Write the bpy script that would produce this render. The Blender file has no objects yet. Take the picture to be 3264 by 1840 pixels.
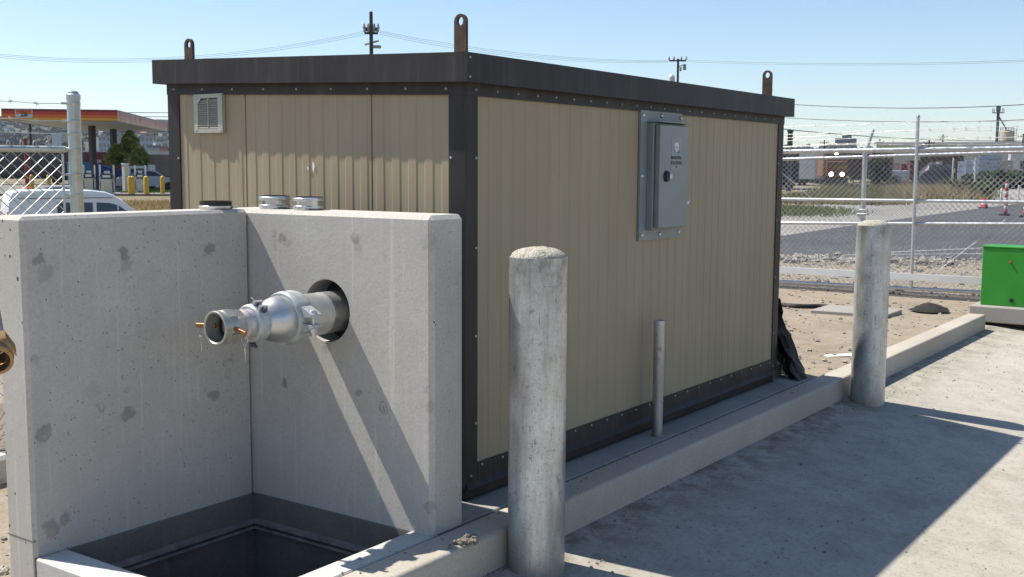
import bpy, bmesh, math, random
import numpy as np
from mathutils import Vector, Matrix, noise
R = math.radians
rnd = random.Random(7)
sc = bpy.context.scene
COL = sc.collection

# ------------------------------------------------------------------ camera
CAM = Vector((-4.2408, -3.2949, 1.45)); YAW, PIT, ROL, F = .6174, .1076, .0049, 3535.3
_fw = Vector((math.cos(YAW)*math.cos(PIT), math.sin(YAW)*math.cos(PIT), -math.sin(PIT)))
_rt = Vector((math.sin(YAW), -math.cos(YAW), 0)); _up = _rt.cross(_fw)
_r2 = _rt*math.cos(ROL)+_up*math.sin(ROL); _u2 = _up*math.cos(ROL)-_rt*math.sin(ROL)
cd = bpy.data.cameras.new('camera'); cam = bpy.data.objects.new('camera', cd); COL.objects.link(cam)
M3 = Matrix((_r2, _u2, -_fw)).transposed()
cam.matrix_world = Matrix.Translation(CAM) @ M3.to_4x4()
cd.sensor_width = 36; cd.lens = F/3264*36; cd.clip_start = .05; cd.clip_end = 12000
sc.camera = cam

# ------------------------------------------------------------------ light
SUN = Vector((-.174, .671, 1)).normalized()
EL = math.asin(SUN.z)
w = bpy.data.worlds.new('World'); sc.world = w; w.use_nodes = True
nt = w.node_tree; bg = nt.nodes['Background']
sky = nt.nodes.new('ShaderNodeTexSky'); sky.sky_type = 'NISHITA'; sky.sun_disc = False
sky.sun_elevation = EL; sky.sun_rotation = math.atan2(SUN.x, SUN.y)
sky.air_density = .92; sky.dust_density = .3; sky.ozone_density = 2.4
nt.links.new(sky.outputs[0], bg.inputs[0]); bg.inputs[1].default_value = .108
sl = bpy.data.lights.new('sun', 'SUN'); sl.energy = 5.0; sl.angle = R(.5); sl.color = (1, .945, .84)
so = bpy.data.objects.new('sun', sl); COL.objects.link(so); so.rotation_euler = SUN.to_track_quat('Z', 'Y').to_euler()
sc.view_settings.view_transform = 'Standard'; sc.view_settings.look = 'None'
sc.view_settings.exposure = .55; sc.view_settings.gamma = 1
try:
    sc.cycles.max_bounces = 8; sc.cycles.volume_bounces = 0; sc.cycles.use_denoising = True
    sc.cycles.caustics_reflective = False; sc.cycles.caustics_refractive = False
    sc.cycles.sample_clamp_indirect = 6
except Exception: pass

# ------------------------------------------------------------------ helpers: points
def ray(u, v): return _fw+_r2*((u-1632)/F)-_u2*((v-920)/F)
def gp(u, v, z): d = ray(u, v); return CAM+d*((z-CAM.z)/d.z)
def onx(u, v, x): d = ray(u, v); return CAM+d*((x-CAM.x)/d.x)
def ony(u, v, y): d = ray(u, v); return CAM+d*((y-CAM.y)/d.y)
def at(u, v, D): d = ray(u, v); return CAM+d*(D/math.hypot(d.x, d.y))
def dp(x, y): return (x*3264/2576, y*3264/2576)
def sst(a, b, x):
    t = min(1, max(0, (x-a)/(b-a))); return t*t*(3-2*t)

# ------------------------------------------------------------------ helpers: mesh
class MB:
    def __init__(s): s.v = []; s.f = []; s.m = []
    def add(s, vs, fs, m=0):
        o = len(s.v); s.v += [tuple(v) for v in vs]; s.f += [tuple(i+o for i in f) for f in fs]; s.m += [m]*len(fs); return s
    def box(s, x0, x1, y0, y1, z0, z1, m=0, M=None):
        vs = [Vector(p) for p in ((x0,y0,z0),(x1,y0,z0),(x1,y1,z0),(x0,y1,z0),(x0,y0,z1),(x1,y0,z1),(x1,y1,z1),(x0,y1,z1))]
        if M: vs = [M@v for v in vs]
        return s.add(vs, [(3,2,1,0),(4,5,6,7),(0,1,5,4),(1,2,6,5),(2,3,7,6),(3,0,4,7)], m)
    def prism(s, pts, axis, a0, a1, m=0):
        # polygon pts (2D) extruded along axis 0/1/2
        def P(p, a):
            if axis == 0: return (a, p[0], p[1])
            if axis == 1: return (p[0], a, p[1])
            return (p[0], p[1], a)
        n = len(pts)
        vs = [P(p, a0) for p in pts]+[P(p, a1) for p in pts]
        fs = [tuple(range(n)), tuple(range(2*n-1, n-1, -1))]+[(i, n+i, n+(i+1)%n, (i+1)%n) for i in range(n)]
        return s.add(vs, fs, m)
    def ring(s, rings, closed=True, cap=True, m=0):
        o = []; vs = []
        for r in rings: o.append(len(vs)); vs += r
        fs = []
        for a, b in zip(range(len(rings)-1), range(1, len(rings))):
            n = len(rings[a])
            for i in range(n if closed else n-1):
                j = (i+1) % n; fs.append((o[a]+i, o[a]+j, o[b]+j, o[b]+i))
        if cap:
            fs.append(tuple(reversed(range(len(rings[0]))))); fs.append(tuple(o[-1]+i for i in range(len(rings[-1]))))
        return s.add(vs, fs, m)
    def tube(s, pts, r, n=8, m=0, cap=True):
        pts = [Vector(p) for p in pts]; rs = r if isinstance(r, (list, tuple)) else [r]*len(pts)
        rings = []; up = None
        for i, p in enumerate(pts):
            t = (pts[min(i+1, len(pts)-1)]-pts[max(i-1, 0)]).normalized()
            if up is None: up = Vector((0,0,1)) if abs(t.z) < .9 else Vector((1,0,0))
            a = t.cross(up).normalized(); b = a.cross(t).normalized(); up = b
            rings.append([p+(a*math.cos(k*2*math.pi/n)+b*math.sin(k*2*math.pi/n))*rs[i] for k in range(n)])
        return s.ring(rings, True, cap, m)
    def lathe(s, prof, c=(0,0,0), axis=2, n=24, m=0, cap=True, a0=0.):
        # prof: list of (radius, height)
        rings = []
        for r, h in prof:
            ring = []
            for k in range(n):
                a = a0+k*2*math.pi/n; x, y = r*math.cos(a), r*math.sin(a)
                p = (x, y, h) if axis == 2 else ((h, x, y) if axis == 0 else (x, h, -y))
                ring.append(Vector(p)+Vector(c))
            rings.append(ring)
        return s.ring(rings, True, cap, m)
    def build(s, name, mats, parent=None, world=True, smooth=None, bevel=0, seg=1, origin=None):
        me = bpy.data.meshes.new(name); v = s.v
        base = Vector((0, 0, 0))
        if parent is not None:
            if world:
                Mi = parent['_M'] if False else XF[parent.name].inverted(); v = [Mi@Vector(p) for p in v]
        else:
            a = np.array(v); lo, hi = a.min(0), a.max(0)
            base = Vector(origin) if origin else Vector(((lo[0]+hi[0])/2, (lo[1]+hi[1])/2, lo[2]))
            v = [Vector(p)-base for p in v]
        me.from_pydata([tuple(p) for p in v], [], s.f)
        if not isinstance(mats, (list, tuple)): mats = [mats]
        for m in mats: me.materials.append(m)
        if len(mats) > 1: me.polygons.foreach_set('material_index', s.m)
        bm = bmesh.new(); bm.from_mesh(me)
        if len(bm.faces) < 60000: bmesh.ops.recalc_face_normals(bm, faces=bm.faces)
        if bevel:
            bmesh.ops.remove_doubles(bm, verts=bm.verts, dist=1e-5)
            eds = [e for e in bm.edges if len(e.link_faces) == 2 and e.calc_face_angle(0) > .6]
            bmesh.ops.bevel(bm, geom=eds, offset=bevel, segments=seg, affect='EDGES', profile=.5, clamp_overlap=True)
        bm.to_mesh(me); bm.free()
        if smooth:
            me.polygons.foreach_set('use_smooth', [True]*len(me.polygons)); me.set_sharp_from_angle(angle=R(smooth))
        o = bpy.data.objects.new(name, me); COL.objects.link(o)
        if parent is not None: o.parent = parent
        else: o.location = base
        return o
XF = {}
def tag(o, label=None, cat=None, group=None, kind=None):
    if label: o['label'] = label
    if cat: o['category'] = cat
    if group: o['group'] = group
    if kind: o['kind'] = kind
    return o
def thing(name, label, cat, loc=(0,0,0), rz=0, group=None):
    o = bpy.data.objects.new(name, None); COL.objects.link(o); o.location = loc; o.rotation_euler = (0,0,rz)
    o.empty_display_size = .1
    XF[o.name] = Matrix.Translation(loc) @ Matrix.Rotation(rz, 4, 'Z')
    return tag(o, label, cat, group)
def dup(root, loc, rz=None, label=None):
    c = root.copy(); COL.objects.link(c); c.location = loc
    if rz is not None: c.rotation_euler = (0,0,rz)
    if label: c['label'] = label
    for ch in list(root.children):
        k = ch.copy(); COL.objects.link(k); k.parent = c
        for g in list(ch.children):
            q = g.copy(); COL.objects.link(q); q.parent = k
    return c
def struct(o): o['kind'] = 'structure'; return o
def boolean_hole(o, cutter):
    md = o.modifiers.new('b', 'BOOLEAN'); md.operation = 'DIFFERENCE'; md.object = cutter; md.solver = 'EXACT'
    dg = bpy.context.evaluated_depsgraph_get(); me = bpy.data.meshes.new_from_object(o.evaluated_get(dg))
    o.modifiers.clear(); o.data = me
def text(txt, size, mat, parent, M, name='lettering', depth=.001, shear=0., bold=0.):
    c = bpy.data.curves.new(name, 'FONT'); c.body = txt; c.size = size; c.align_x = 'CENTER'; c.align_y = 'CENTER'
    c.extrude = depth; c.shear = shear; c.offset = bold
    t = bpy.data.objects.new('t', c); COL.objects.link(t)
    dg = bpy.context.evaluated_depsgraph_get(); me = bpy.data.meshes.new_from_object(t.evaluated_get(dg))
    bpy.data.objects.remove(t); bpy.data.curves.remove(c)
    me.transform((XF[parent.name].inverted() if parent.name in XF else Matrix()) @ M); me.materials.clear(); me.materials.append(mat)
    o = bpy.data.objects.new(name, me); COL.objects.link(o); o.parent = parent; return o

# ------------------------------------------------------------------ helpers: materials
class NT:
    def __init__(s, name):
        s.mat = bpy.data.materials.new(name); s.mat.use_nodes = True; s.t = s.mat.node_tree
        s.b = s.t.nodes['Principled BSDF']; s.co = None
    def n(s, typ, ins=None, out=0, **props):
        nd = s.t.nodes.new('ShaderNode'+typ)
        for k, v in props.items(): setattr(nd, k, v)
        for k, v in (ins or {}).items():
            if isinstance(v, bpy.types.NodeSocket): s.t.links.new(v, nd.inputs[k])
            else: nd.inputs[k].default_value = v
        return nd.outputs[out]
    def pos(s):
        if s.co is None: s.co = s.n('NewGeometry')
        return s.co
    def obj(s): return s.n('TexCoord', out=3)
    def scale(s, vec, sc_): return s.n('Vectormath' if 0 else 'VectorMath', {0: vec, 1: sc_}, operation='MULTIPLY')
    def noise(s, vec, scale, detail=4, rough=.55, out=0, dist=0.): return s.n('TexNoise', {'Vector': vec, 'Scale': scale, 'Detail': detail, 'Roughness': rough, 'Distortion': dist}, out)
    def mr(s, x, a, b, c=0., d=1.): return s.n('MapRange', {0: x, 1: a, 2: b, 3: c, 4: d}, clamp=True)
    def math(s, op, a, b=0.): return s.n('Math', {0: a, 1: b}, operation=op)
    def mix(s, f, a, b, blend='MIX'):
        def c(x): return x if isinstance(x, bpy.types.NodeSocket) else (*x, 1.)
        return s.n('Mix', {0: f, 6: c(a), 7: c(b)}, 2, data_type='RGBA', blend_type=blend)
    def fin(s, col=None, rough=.8, metal=0., bump=None, bd=.01, bs=.5, spec=None, coat=None):
        def put(k, v):
            if isinstance(v, bpy.types.NodeSocket): s.t.links.new(v, s.b.inputs[k])
            else: s.b.inputs[k].default_value = (*v, 1.) if k == 'Base Color' else v
        if col is not None: put('Base Color', col)
        put('Roughness', rough); put('Metallic', metal)
        if spec is not None: put('Specular IOR Level', spec)
        if coat is not None: put('Coat Weight', coat)
        if bump is not None:
            s.t.links.new(s.n('Bump', {'Strength': bs, 'Distance': bd, 'Height': bump}), s.b.inputs['Normal'])
        return s.mat
def sc3(c, k): return tuple(x*k for x in c)
def simple(name, col, rough=.6, metal=0., var=.15, scale=3., bump=0., bscale=60., spec=None):
    t = NT(name); p = t.pos(); n = t.noise(p, scale, 5)
    c = t.mix(t.mr(n, .3, .7), sc3(col, 1-var), sc3(col, 1+var))
    return t.fin(c, rough, metal, t.noise(p, bscale, 4) if bump else None, bump or .01, .5, spec)
def emit(name, col, st):
    t = NT(name); t.b.inputs['Emission Color'].default_value = (*col, 1); t.b.inputs['Emission Strength'].default_value = st
    return t.fin(col, .5)

def concrete(name, col, stains=(), holes=.5, streak=.25, var=.12, fine=.1, rings=(), bump=.0025, wet=None, warm=None, stc=.42):
    t = NT(name); p = t.pos()
    big = t.noise(p, 1.3, 6, .6); med = t.noise(p, 9., 5, .6); fn = t.noise(p, 160., 3, .7)
    c = t.mix(t.mr(big, .3, .7), sc3(col, 1-var), sc3(col, 1+var))
    c = t.mix(t.math('MULTIPLY', t.mr(med, .35, .75), .35), c, sc3(col, .8))
    c = t.mix(t.mr(fn, .42, .66, 0, min(1, fine*2.6)), c, sc3(col, .55)); gr = t.noise(p, 75., 4, .75)
    c = t.mix(t.mr(gr, .55, .68, 0, min(.9, fine*3.2)), c, sc3(col, .5)); c = t.mix(t.mr(gr, .43, .33, 0, min(.8, fine*2.2)), c, sc3(col, 1.3))
    if warm: c = t.mix(t.mr(t.noise(p, .55, 5, .6), .45, .7, 0, .7), c, warm)
    if streak:
        st = t.noise(t.scale(p, (34., 34., .9)), 1., 5, .65, dist=.35)
        c = t.mix(t.math('MULTIPLY', t.mr(st, .57, .72), streak), c, sc3(col, 1.5))
        st2 = t.noise(t.scale(p, (16., 16., .8)), 1.3, 4, .65, dist=.5)
        c = t.mix(t.math('MULTIPLY', t.mr(st2, .55, .8), streak*.7), c, sc3(col, .66))
    hh = None
    if holes:
        masks = []
        for sc_, th, pr in ((22., .15, .62), (60., .16, .68), (9., .065, .68)):
            v = t.t.nodes.new('ShaderNodeTexVoronoi'); v.inputs['Scale'].default_value = sc_; v.inputs['Randomness'].default_value = 1
            t.t.links.new(t.scale(p, (1., 1., .75)), v.inputs['Vector'])
            sel = t.math('GREATER_THAN', t.n('SeparateColor', {0: v.outputs['Color']}), pr)
            rr = t.math('MULTIPLY', t.n('SeparateColor', {0: v.outputs['Color']}, 1), th)
            d = t.math('LESS_THAN', v.outputs['Distance'], rr)
            masks.append(t.math('MULTIPLY', sel, d))
        hh = t.math('MAXIMUM', masks[0], t.math('MAXIMUM', masks[1], masks[2]))
        c = t.mix(t.math('MULTIPLY', hh, holes), c, sc3(col, .14))
    if stains or rings:
        pd = t.n('VectorMath', {0: t.scale(t.n('VectorMath', {0: t.noise(p, 22., 4, .6, out=1), 1: (.5,.5,.5)}, operation='SUBTRACT'), (.075,.075,.075)), 1: p}, operation='ADD')
        tot = None
        for P, r, k in stains:
            d = t.n('VectorMath', {0: pd, 1: tuple(P)}, 1, operation='DISTANCE')
            m = t.mr(d, r, r*.68, 0, k); tot = m if tot is None else t.math('MAXIMUM', tot, m)
        for P, r, k in rings:
            d = t.n('VectorMath', {0: pd, 1: tuple(P)}, 1, operation='DISTANCE')
            m = t.mr(t.math('ABSOLUTE', t.math('SUBTRACT', d, r)), .006, .001, 0, k); tot = m if tot is None else t.math('MAXIMUM', tot, m)
        c = t.mix(t.math('MULTIPLY', tot, t.mr(med, .3, .55, .55, 1.)), c, sc3(col, stc))
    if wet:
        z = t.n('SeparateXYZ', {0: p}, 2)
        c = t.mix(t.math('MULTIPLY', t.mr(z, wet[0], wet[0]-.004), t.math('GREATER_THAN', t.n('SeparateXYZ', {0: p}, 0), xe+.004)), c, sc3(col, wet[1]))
    h = t.math('ADD', t.math('MULTIPLY', med, .5), t.math('ADD', t.math('MULTIPLY', fn, .25), t.math('MULTIPLY', gr, .5)))
    if hh is not None: h = t.math('SUBTRACT', h, t.math('MULTIPLY', hh, .8))
    return t.fin(c, .88, 0, h, bump, .7, .3)

def galv(name, col=(.45,.46,.46), rough=.45, metal=.55, dirt=.35, scale=9., marks=False):
    t = NT(name); p = t.pos()
    n = t.noise(p, scale, 6, .6); n2 = t.noise(t.scale(p, (1., 1., .3)), scale*2.2, 5, .65)
    c = t.mix(t.mr(n, .3, .7), sc3(col, .8), sc3(col, 1.15))
    c = t.mix(t.mr(n2, .52, .8, 0, dirt), c, sc3((.8,.75,.66), col[0]*.62))
    if marks:
        sp = t.noise(p, 130., 3, .6); c = t.mix(t.mr(sp, .6, .72, 0, .5), c, sc3(col, .35))
        for s_, (a, b) in (((9., 9., 60.), (.665, .69)), ((60., 60., 7.), (.675, .70)), ((22., 22., 15.), (.70, .74))):
            k = t.noise(t.scale(p, s_), 1., 3, .6); c = t.mix(t.mr(k, a, b, 0, .75), c, sc3(col, .3))
        lt = t.noise(t.scale(p, (14., 14., 5.)), 1., 5, .7); c = t.mix(t.mr(lt, .52, .7, 0, .5), c, (.62,.61,.56))
        warm = t.noise(p, 3.1, 4); c = t.mix(t.mr(warm, .5, .75, 0, .35), c, (.45,.42,.34))
    return t.fin(c, t.mr(n, .3, .7, rough-.08, rough+.12), metal, n2, .0012, .4)

def ground_mat():
    t = NT('dirt'); p = t.pos()
    a = t.noise(p, .5, 6, .6); b = t.noise(p, 6., 6, .65); f = t.noise(p, 55., 4, .7)
    c = t.mix(t.mr(a, .35, .65), (.225,.18,.132), (.31,.262,.2))
    c = t.mix(t.mr(b, .4, .7, 0, .7), c, (.36,.31,.245)); c = t.mix(t.mr(f, .5, .75, 0, .55), c, (.13,.105,.08))
    v = t.n('TexVoronoi', {'Vector': p, 'Scale': 26., 'Randomness': 1.}, 0)
    c = t.mix(t.mr(v, .16, .1, 0, .5), c, (.43,.39,.33))
    far = t.n('VectorMath', {0: p}, 1, operation='LENGTH')
    c = t.mix(t.mr(far, 30., 60.), c, t.mix(t.mr(t.noise(p, .06, 5), .4, .6), (.16,.14,.085), (.26,.215,.14)))
    h = t.math('ADD', t.math('MULTIPLY', b, 1.), t.math('MULTIPLY', f, .35))
    return t.fin(c, .95, 0, h, .02, .8, .15)

def panel_mat():
    t = NT('tan_panel'); p = t.pos()
    n = t.noise(t.scale(p, (1., 1., .25)), 3., 5, .6); f = t.noise(p, 230., 2, .6)
    c = t.mix(t.mr(n, .3, .7), (.322,.265,.174), (.37,.308,.205))
    rust = t.noise(t.scale(p, (7., 7., .5)), 1., 5, .6); c = t.mix(t.mr(rust, .5, .72, 0, .25), c, (.335,.24,.165))
    d = t.noise(t.scale(p, (26., 26., 1.2)), 1., 4, .6); c = t.mix(t.mr(d, .56, .8, 0, .3), c, (.23,.19,.12))
    return t.fin(c, .55, 0, f, .0006, .25, .35)
def trim_mat():
    t = NT('brown_trim'); p = t.pos()
    n = t.noise(p, 2.3, 6, .65); n2 = t.noise(t.scale(p, (8., 8., 1.)), 1.5, 5, .65)
    c = t.mix(t.mr(n, .35, .7), (.022,.018,.018), (.034,.029,.028))
    c = t.mix(t.mr(n2, .5, .75, 0, .6), c, (.07,.062,.057)); c = t.mix(t.mr(t.noise(t.scale(p, (30., 30., 2.)), 1., 4, .7), .55, .75, 0, .35), c, (.09,.083,.078))
    sc_ = t.noise(t.scale(p, (5., 5., 22.)), 1.4, 6, .75); c = t.mix(t.mr(sc_, .7, .78, 0, .35), c, (.3,.29,.28))
    return t.fin(c, t.mr(n, .3, .7, .45, .6), 0, t.noise(p, 6., 3), .003, .3, .3)

m_trim, m_panel = trim_mat(), panel_mat()
m_zinc = galv('zinc', (.6,.6,.6), .35, .8, .1)
m_galv = galv('galvanised', (.47,.50,.48), .34, .75, .25)
def post_mat():
    t = NT('weathered_galvanised'); p = t.pos(); o = t.obj(); col = (.56,.575,.575)
    n = t.noise(p, 5., 6, .65); v = t.noise(t.scale(p, (9., 9., 1.1)), 1., 5, .65); c = t.mix(t.mr(n, .32, .68), sc3(col, .72), sc3(col, 1.22))
    c = t.mix(t.mr(v, .47, .68, 0, .85), c, (.25,.26,.27)); c = t.mix(t.mr(t.noise(t.scale(p, (40., 40., 5.)), 1., 5, .75), .5, .7, 0, .55), c, (.27,.265,.24)); c = t.mix(t.mr(t.noise(t.scale(p, (7., 7., 1.6)), 1.7, 4), .54, .74, 0, .4), c, (.66,.65,.6))
    sp = t.noise(p, 90., 4, .7); c = t.mix(t.mr(sp, .54, .68, 0, .7), c, sc3(col, .42))
    for s_, (a, b), k in (((8., 8., 75.), (.645, .70), .5), ((70., 70., 8.), (.645, .70), .55), ((30., 30., 16.), (.635, .70), .6), ((16., 16., 11.), (.64, .72), .7)):
        q = t.noise(t.scale(p, s_), 1., 4, .65); c = t.mix(t.mr(q, a, b, 0, k), c, sc3(col, .2))
    z = t.n('SeparateXYZ', {0: o}, 2); m = t.math('MULTIPLY', t.mr(z, 1.13, 1.235, 0, 1), t.mr(t.noise(t.scale(p, (14., 14., 7.)), 1., 5, .7), .38, .6)); c = t.mix(t.math('MULTIPLY', m, .8), c, (.20,.185,.155))
    m2 = t.math('MULTIPLY', t.mr(z, .22, .03, 0, 1), t.mr(n, .35, .6)); c = t.mix(t.math('MULTIPLY', m2, .6), c, (.26,.235,.2))
    return t.fin(c, t.mr(n, .3, .7, .32, .52), .68, n, .0015, .4, .5)
m_post = post_mat()
m_fence = galv('fence_zinc', (.52,.53,.55), .36, .7, .1, 20.)
m_wire = galv('fence_wire', (.5,.51,.52), .36, .7, .1, 30.)
m_barb = galv('barbed_zinc', (.42,.42,.43), .42, .6, .1, 30.)
m_alu = galv('aluminium', (.62,.62,.61), .33, .75, .15, 12.)
m_cast = galv('cast_zinc', (.5,.53,.53), .5, .45, .2, 30.)
m_brass = simple('brass', (.34,.2,.09), .38, .8, .25, 40.)
m_bronze = simple('bronze_lever', (.33,.17,.075), .45, .6, .3, 60.)
m_black = simple('black', (.012,.012,.013), .5, 0, .2)
m_rubber = simple('black_rubber', (.02,.017,.015), .7, 0, .3, 20.)
m_rust = simple('rusty_steel', (.085,.05,.035), .75, .1, .4, 14., .003, 60.)
m_skid = simple('skid_steel', (.035,.02,.017), .7, 0, .4, 8., .004, 30.)
m_pink = simple('pale_tape', (.62,.5,.48), .6, 0, .1)
def cap_mat():
    t = NT('bollard_cap'); p = t.pos(); f = t.noise(p, 140., 3, .7); g_ = t.noise(p, 60., 4, .7); c = t.mix(t.mr(f, .4, .6), (.26,.235,.19), (.60,.565,.49)); c = t.mix(t.mr(g_, .56, .68, 0, .8), c, (.10,.09,.075))
    return t.fin(c, .95, 0, t.math('ADD', f, g_), .006, .8, .2)
m_cap = cap_mat()
m_label = simple('label_vinyl', (.25,.28,.29), .4, 0, .05)
m_labw = simple('label_white', (.62,.66,.72), .4, 0, .05)
m_ink = simple('label_ink', (.02,.02,.025), .5, 0, .05)
m_box = simple('cabinet_grey', (.222,.25,.25), .42, 0, .08, 4., .0006, 300.)
m_vent = simple('vent_plastic', (.40,.40,.33), .45, 0, .06)
m_scrape = simple('bare_scrape', (.72,.72,.72), .6, 0, .1)
m_residue = simple('tape_residue', (.352,.286,.18), .55, 0, .08, 30.)

# ------------------------------------------------------------------ numbers from the survey
bx, by, BL, BW, zt, zb, ov, zw, tr, lf, ztb = -.5193, -.4071, 3.5092, 1.9573, 1.9293, 1.8082, .0515, .1615, .0887, .0684, .0611
xb, tb, yc, xe, zc, ke, kj, zg = -.9424, .2062, .4638, -2.0066, 1.2692, -.749, -.5761, -.1527
tw = .182; pin = -1.875; pir = -.46
def apz(y): return zg+.096*(max(y, -2.7)-ke)

# ------------------------------------------------------------------ ground
def hgt(x, y):
    dx, dy = x-CAM.x, y-CAM.y; r = math.hypot(dx, dy); az = math.degrees(math.atan2(dy, dx))
    near = -.035-.05*sst(4, 9, x)
    if x < -.7: near = -.15
    n = noise.noise(Vector((x*1.7, y*1.7, 0)))*.014+noise.noise(Vector((x*6, y*6, 3)))*.006
    right = -.12-.28*sst(70, 115, r)
    if r < 14: left = near+(-.8-near)*sst(9, 14, r)
    elif r < 40: left = -.8-.45*sst(14, 22, r)
    elif r < 49: left = -1.25
    else: left = -1.25+.95*sst(49, 58, r)
    t = sst(39, 46, az) if az > -20 else 0
    far = right*(1-t)+left*t
    k = sst(11.5, 14.5, r)
    h = near*(1-k)+far*k+n*(1-k)
    if y < -.68 and x < 8.2: h = -.62
    return h
def axis(lines, lo, hi, d0, g, ext):
    a = list(np.arange(lo, hi+1e-6, d0)); s, x = d0, hi
    while x < ext: s *= g; x += s; a.append(x)
    s, x = d0, lo
    while x > -ext: s *= g; x -= s; a.append(x)
    a = [q for q in a if all(abs(q-l) > .03 for l in lines)]+list(lines)
    return sorted(a)
gx = axis((-1.95, 3.15, 8.14, 8.26), -4, 12.5, .16, 1.16, 4200); gy = axis((-.7, -.64, .6), -3.5, 9, .16, 1.16, 4200)
g = MB(); g.v = [(x, y, hgt(x, y)) for y in gy for x in gx]
nx = len(gx)
for j in range(len(gy)-1):
    for i in range(nx-1):
        cx, cy = (gx[i]+gx[i+1])/2, (gy[j]+gy[j+1])/2
        if -1.95 < cx < 3.15 and -.7 < cy < .6: continue
        g.f.append((j*nx+i, j*nx+i+1, (j+1)*nx+i+1, (j+1)*nx+i)); g.m.append(0)
struct(g.build('ground', ground_mat(), smooth=80, origin=(0,0,0)))

def sheet(name, pts, z, mat, dz=.004):
    b = MB(); n = len(pts); b.add([(x, y, z) for x, y in pts], [tuple(range(n))]); return struct(b.build(name, mat, origin=(0,0,0)))
def asphalt(name, col):
    t = NT(name); p = t.pos(); a = t.noise(p, .25, 5); f = t.noise(p, 40., 3, .7); s_ = t.noise(t.scale(p, (.15, 1.2, 1.)), 1., 4)
    c = t.mix(t.mr(a, .3, .7), sc3(col, .8), sc3(col, 1.2)); c = t.mix(t.mr(f, .5, .8, 0, .4), c, sc3(col, 1.7)); c = t.mix(t.mr(s_, .5, .75, 0, .35), c, sc3(col, .7))
    return t.fin(c, .9, 0, f, .004, .5, .25)
m_road = asphalt('road_asphalt', (.072,.07,.073)); m_pave = asphalt('old_pavement', (.27,.255,.235))
# light old pavement beyond the gate, dark new asphalt on it
sheet('pavement', [(13.9,6.5),(15.0,4.2),(19,-3.5),(70,-2),(110,14),(100,18.3),(66,13.3),(61,17.5),(38,13.3),(26,14.5),(20,16)], -.112, m_pave)
sheet('road', [(14.1,5.9),(14.9,4.2),(16.45,1.2),(18.6,-3),(66,-1.5),(64,7.0),(55,7.85),(45.2,7.7),(34,7.35),(27,7.1),(20.9,6.75),(17,6.9)], -.106, m_road)
m_line = simple('road_line', (.45,.45,.43), .8, 0, .3, 6.)
for (a, b) in (((15.9,3.6),(19.2,.4)), ((16.9,3.2),(22.4,.6))):
    a, b = Vector((*a, 0)), Vector((*b, 0)); d = (b-a).normalized(); n_ = Vector((-d.y, d.x, 0))*.05
    sheet('road_marking', [(a+n_)[:2], (a-n_)[:2], (b-n_)[:2], (b+n_)[:2]], -.1015, m_line)

# ------------------------------------------------------------------ slab, kerb, apron
m_slab = concrete('slab_concrete', (.37,.355,.325), holes=0, streak=0, var=.2, fine=.25, bump=.003)
m_kerb = concrete('kerb_concrete', (.50,.455,.385), holes=.3, streak=.12, var=.18, fine=.2, warm=(.40,.345,.275), bump=.002)
def apron_mat():
    t = NT('apron_concrete'); p = t.pos(); col = (.445,.415,.36)
    a = t.noise(p, .9, 6, .6); b = t.noise(p, 5., 6, .7); f = t.noise(p, 130., 3, .7); s_ = t.noise(p, 42., 5, .8); l = t.noise(t.scale(p, (16., 60., 1.)), 1., 5, .75)
    c = t.mix(t.mr(a, .3, .7), sc3(col, .82), sc3(col, 1.1)); c = t.mix(t.mr(b, .46, .72, 0, .6), c, (.285,.255,.205))
    c = t.mix(t.mr(f, .45, .7, 0, .45), c, sc3(col, .6)); c = t.mix(t.mr(s_, .56, .66, 0, .75), c, (.15,.135,.11)); c = t.mix(t.mr(s_, .42, .3, 0, .5), c, sc3(col, 1.25))
    c = t.mix(t.math('MULTIPLY', t.mr(l, .6, .7, 0, .7), t.mr(b, .4, .6)), c, (.13,.12,.1))
    br = t.noise(t.scale(p, (90., 3., 1.)), 1., 2, .5); c = t.mix(t.mr(br, .55, .8, 0, .12), c, sc3(col, 1.15))
    dk = t.noise(p, 1.5, 6, .7); c = t.mix(t.mr(dk, .53, .7, 0, .55), c, (.225,.205,.17))
    y = t.n('SeparateXYZ', {0: p}, 1); k = t.math('MULTIPLY', t.mr(y, -1.15, -.76, 0, 1.), t.mr(t.noise(p, 7., 6, .75), .42, .6)); c = t.mix(t.math('MULTIPLY', k, .85), c, (.15,.128,.1))
    return t.fin(c, .92, 0, t.math('ADD', t.math('MULTIPLY', f, .4), t.math('ADD', br, t.math('MULTIPLY', s_, 1.5))), .003, .7, .2)
ap = MB(); ys = [-.60,-.745,-.9,-1.1,-1.4,-1.8,-2.2,-2.7,-3.4,-4.4]; xs_ = list(np.linspace(-7, 8.2, 39))
for j in range(1, len(ys)-1):
    for i in range(len(xs_)-1):
        q = [(xs_[i],ys[j]),(xs_[i+1],ys[j]),(xs_[i+1],ys[j+1]),(xs_[i],ys[j+1])]
        ap.add([(x, y, apz(y)) for x, y in q], [(0,3,2,1)])
ap.add([(7.6,-.58,-.145),(8.2,-.58,-.145),(8.2,-.745,apz(-.745)),(7.6,-.745,apz(-.745))], [(0,3,2,1)])
bm_ap = ap.build('apron', apron_mat(), origin=(0,0,0)); struct(bm_ap)
sl_ = MB().box(xb+tb-.02, 3.235, kj+.010, 1.72, -.3, 0); struct(sl_.build('slab', m_slab, bevel=.004))
# kerb with rounded outer edge
rr = .022; pr = [(kj-.008, -.45), (kj-.008, -.006), (kj-.014, 0)]+[(ke+rr-rr*math.sin(a), -rr+rr*math.cos(a)) for a in np.linspace(0, math.pi/2, 6)]+[(ke-.004, -.45)]
kb = MB().prism(pr, 0, -6, 7.66); struct(kb.build('kerb', m_kerb, smooth=40))

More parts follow.
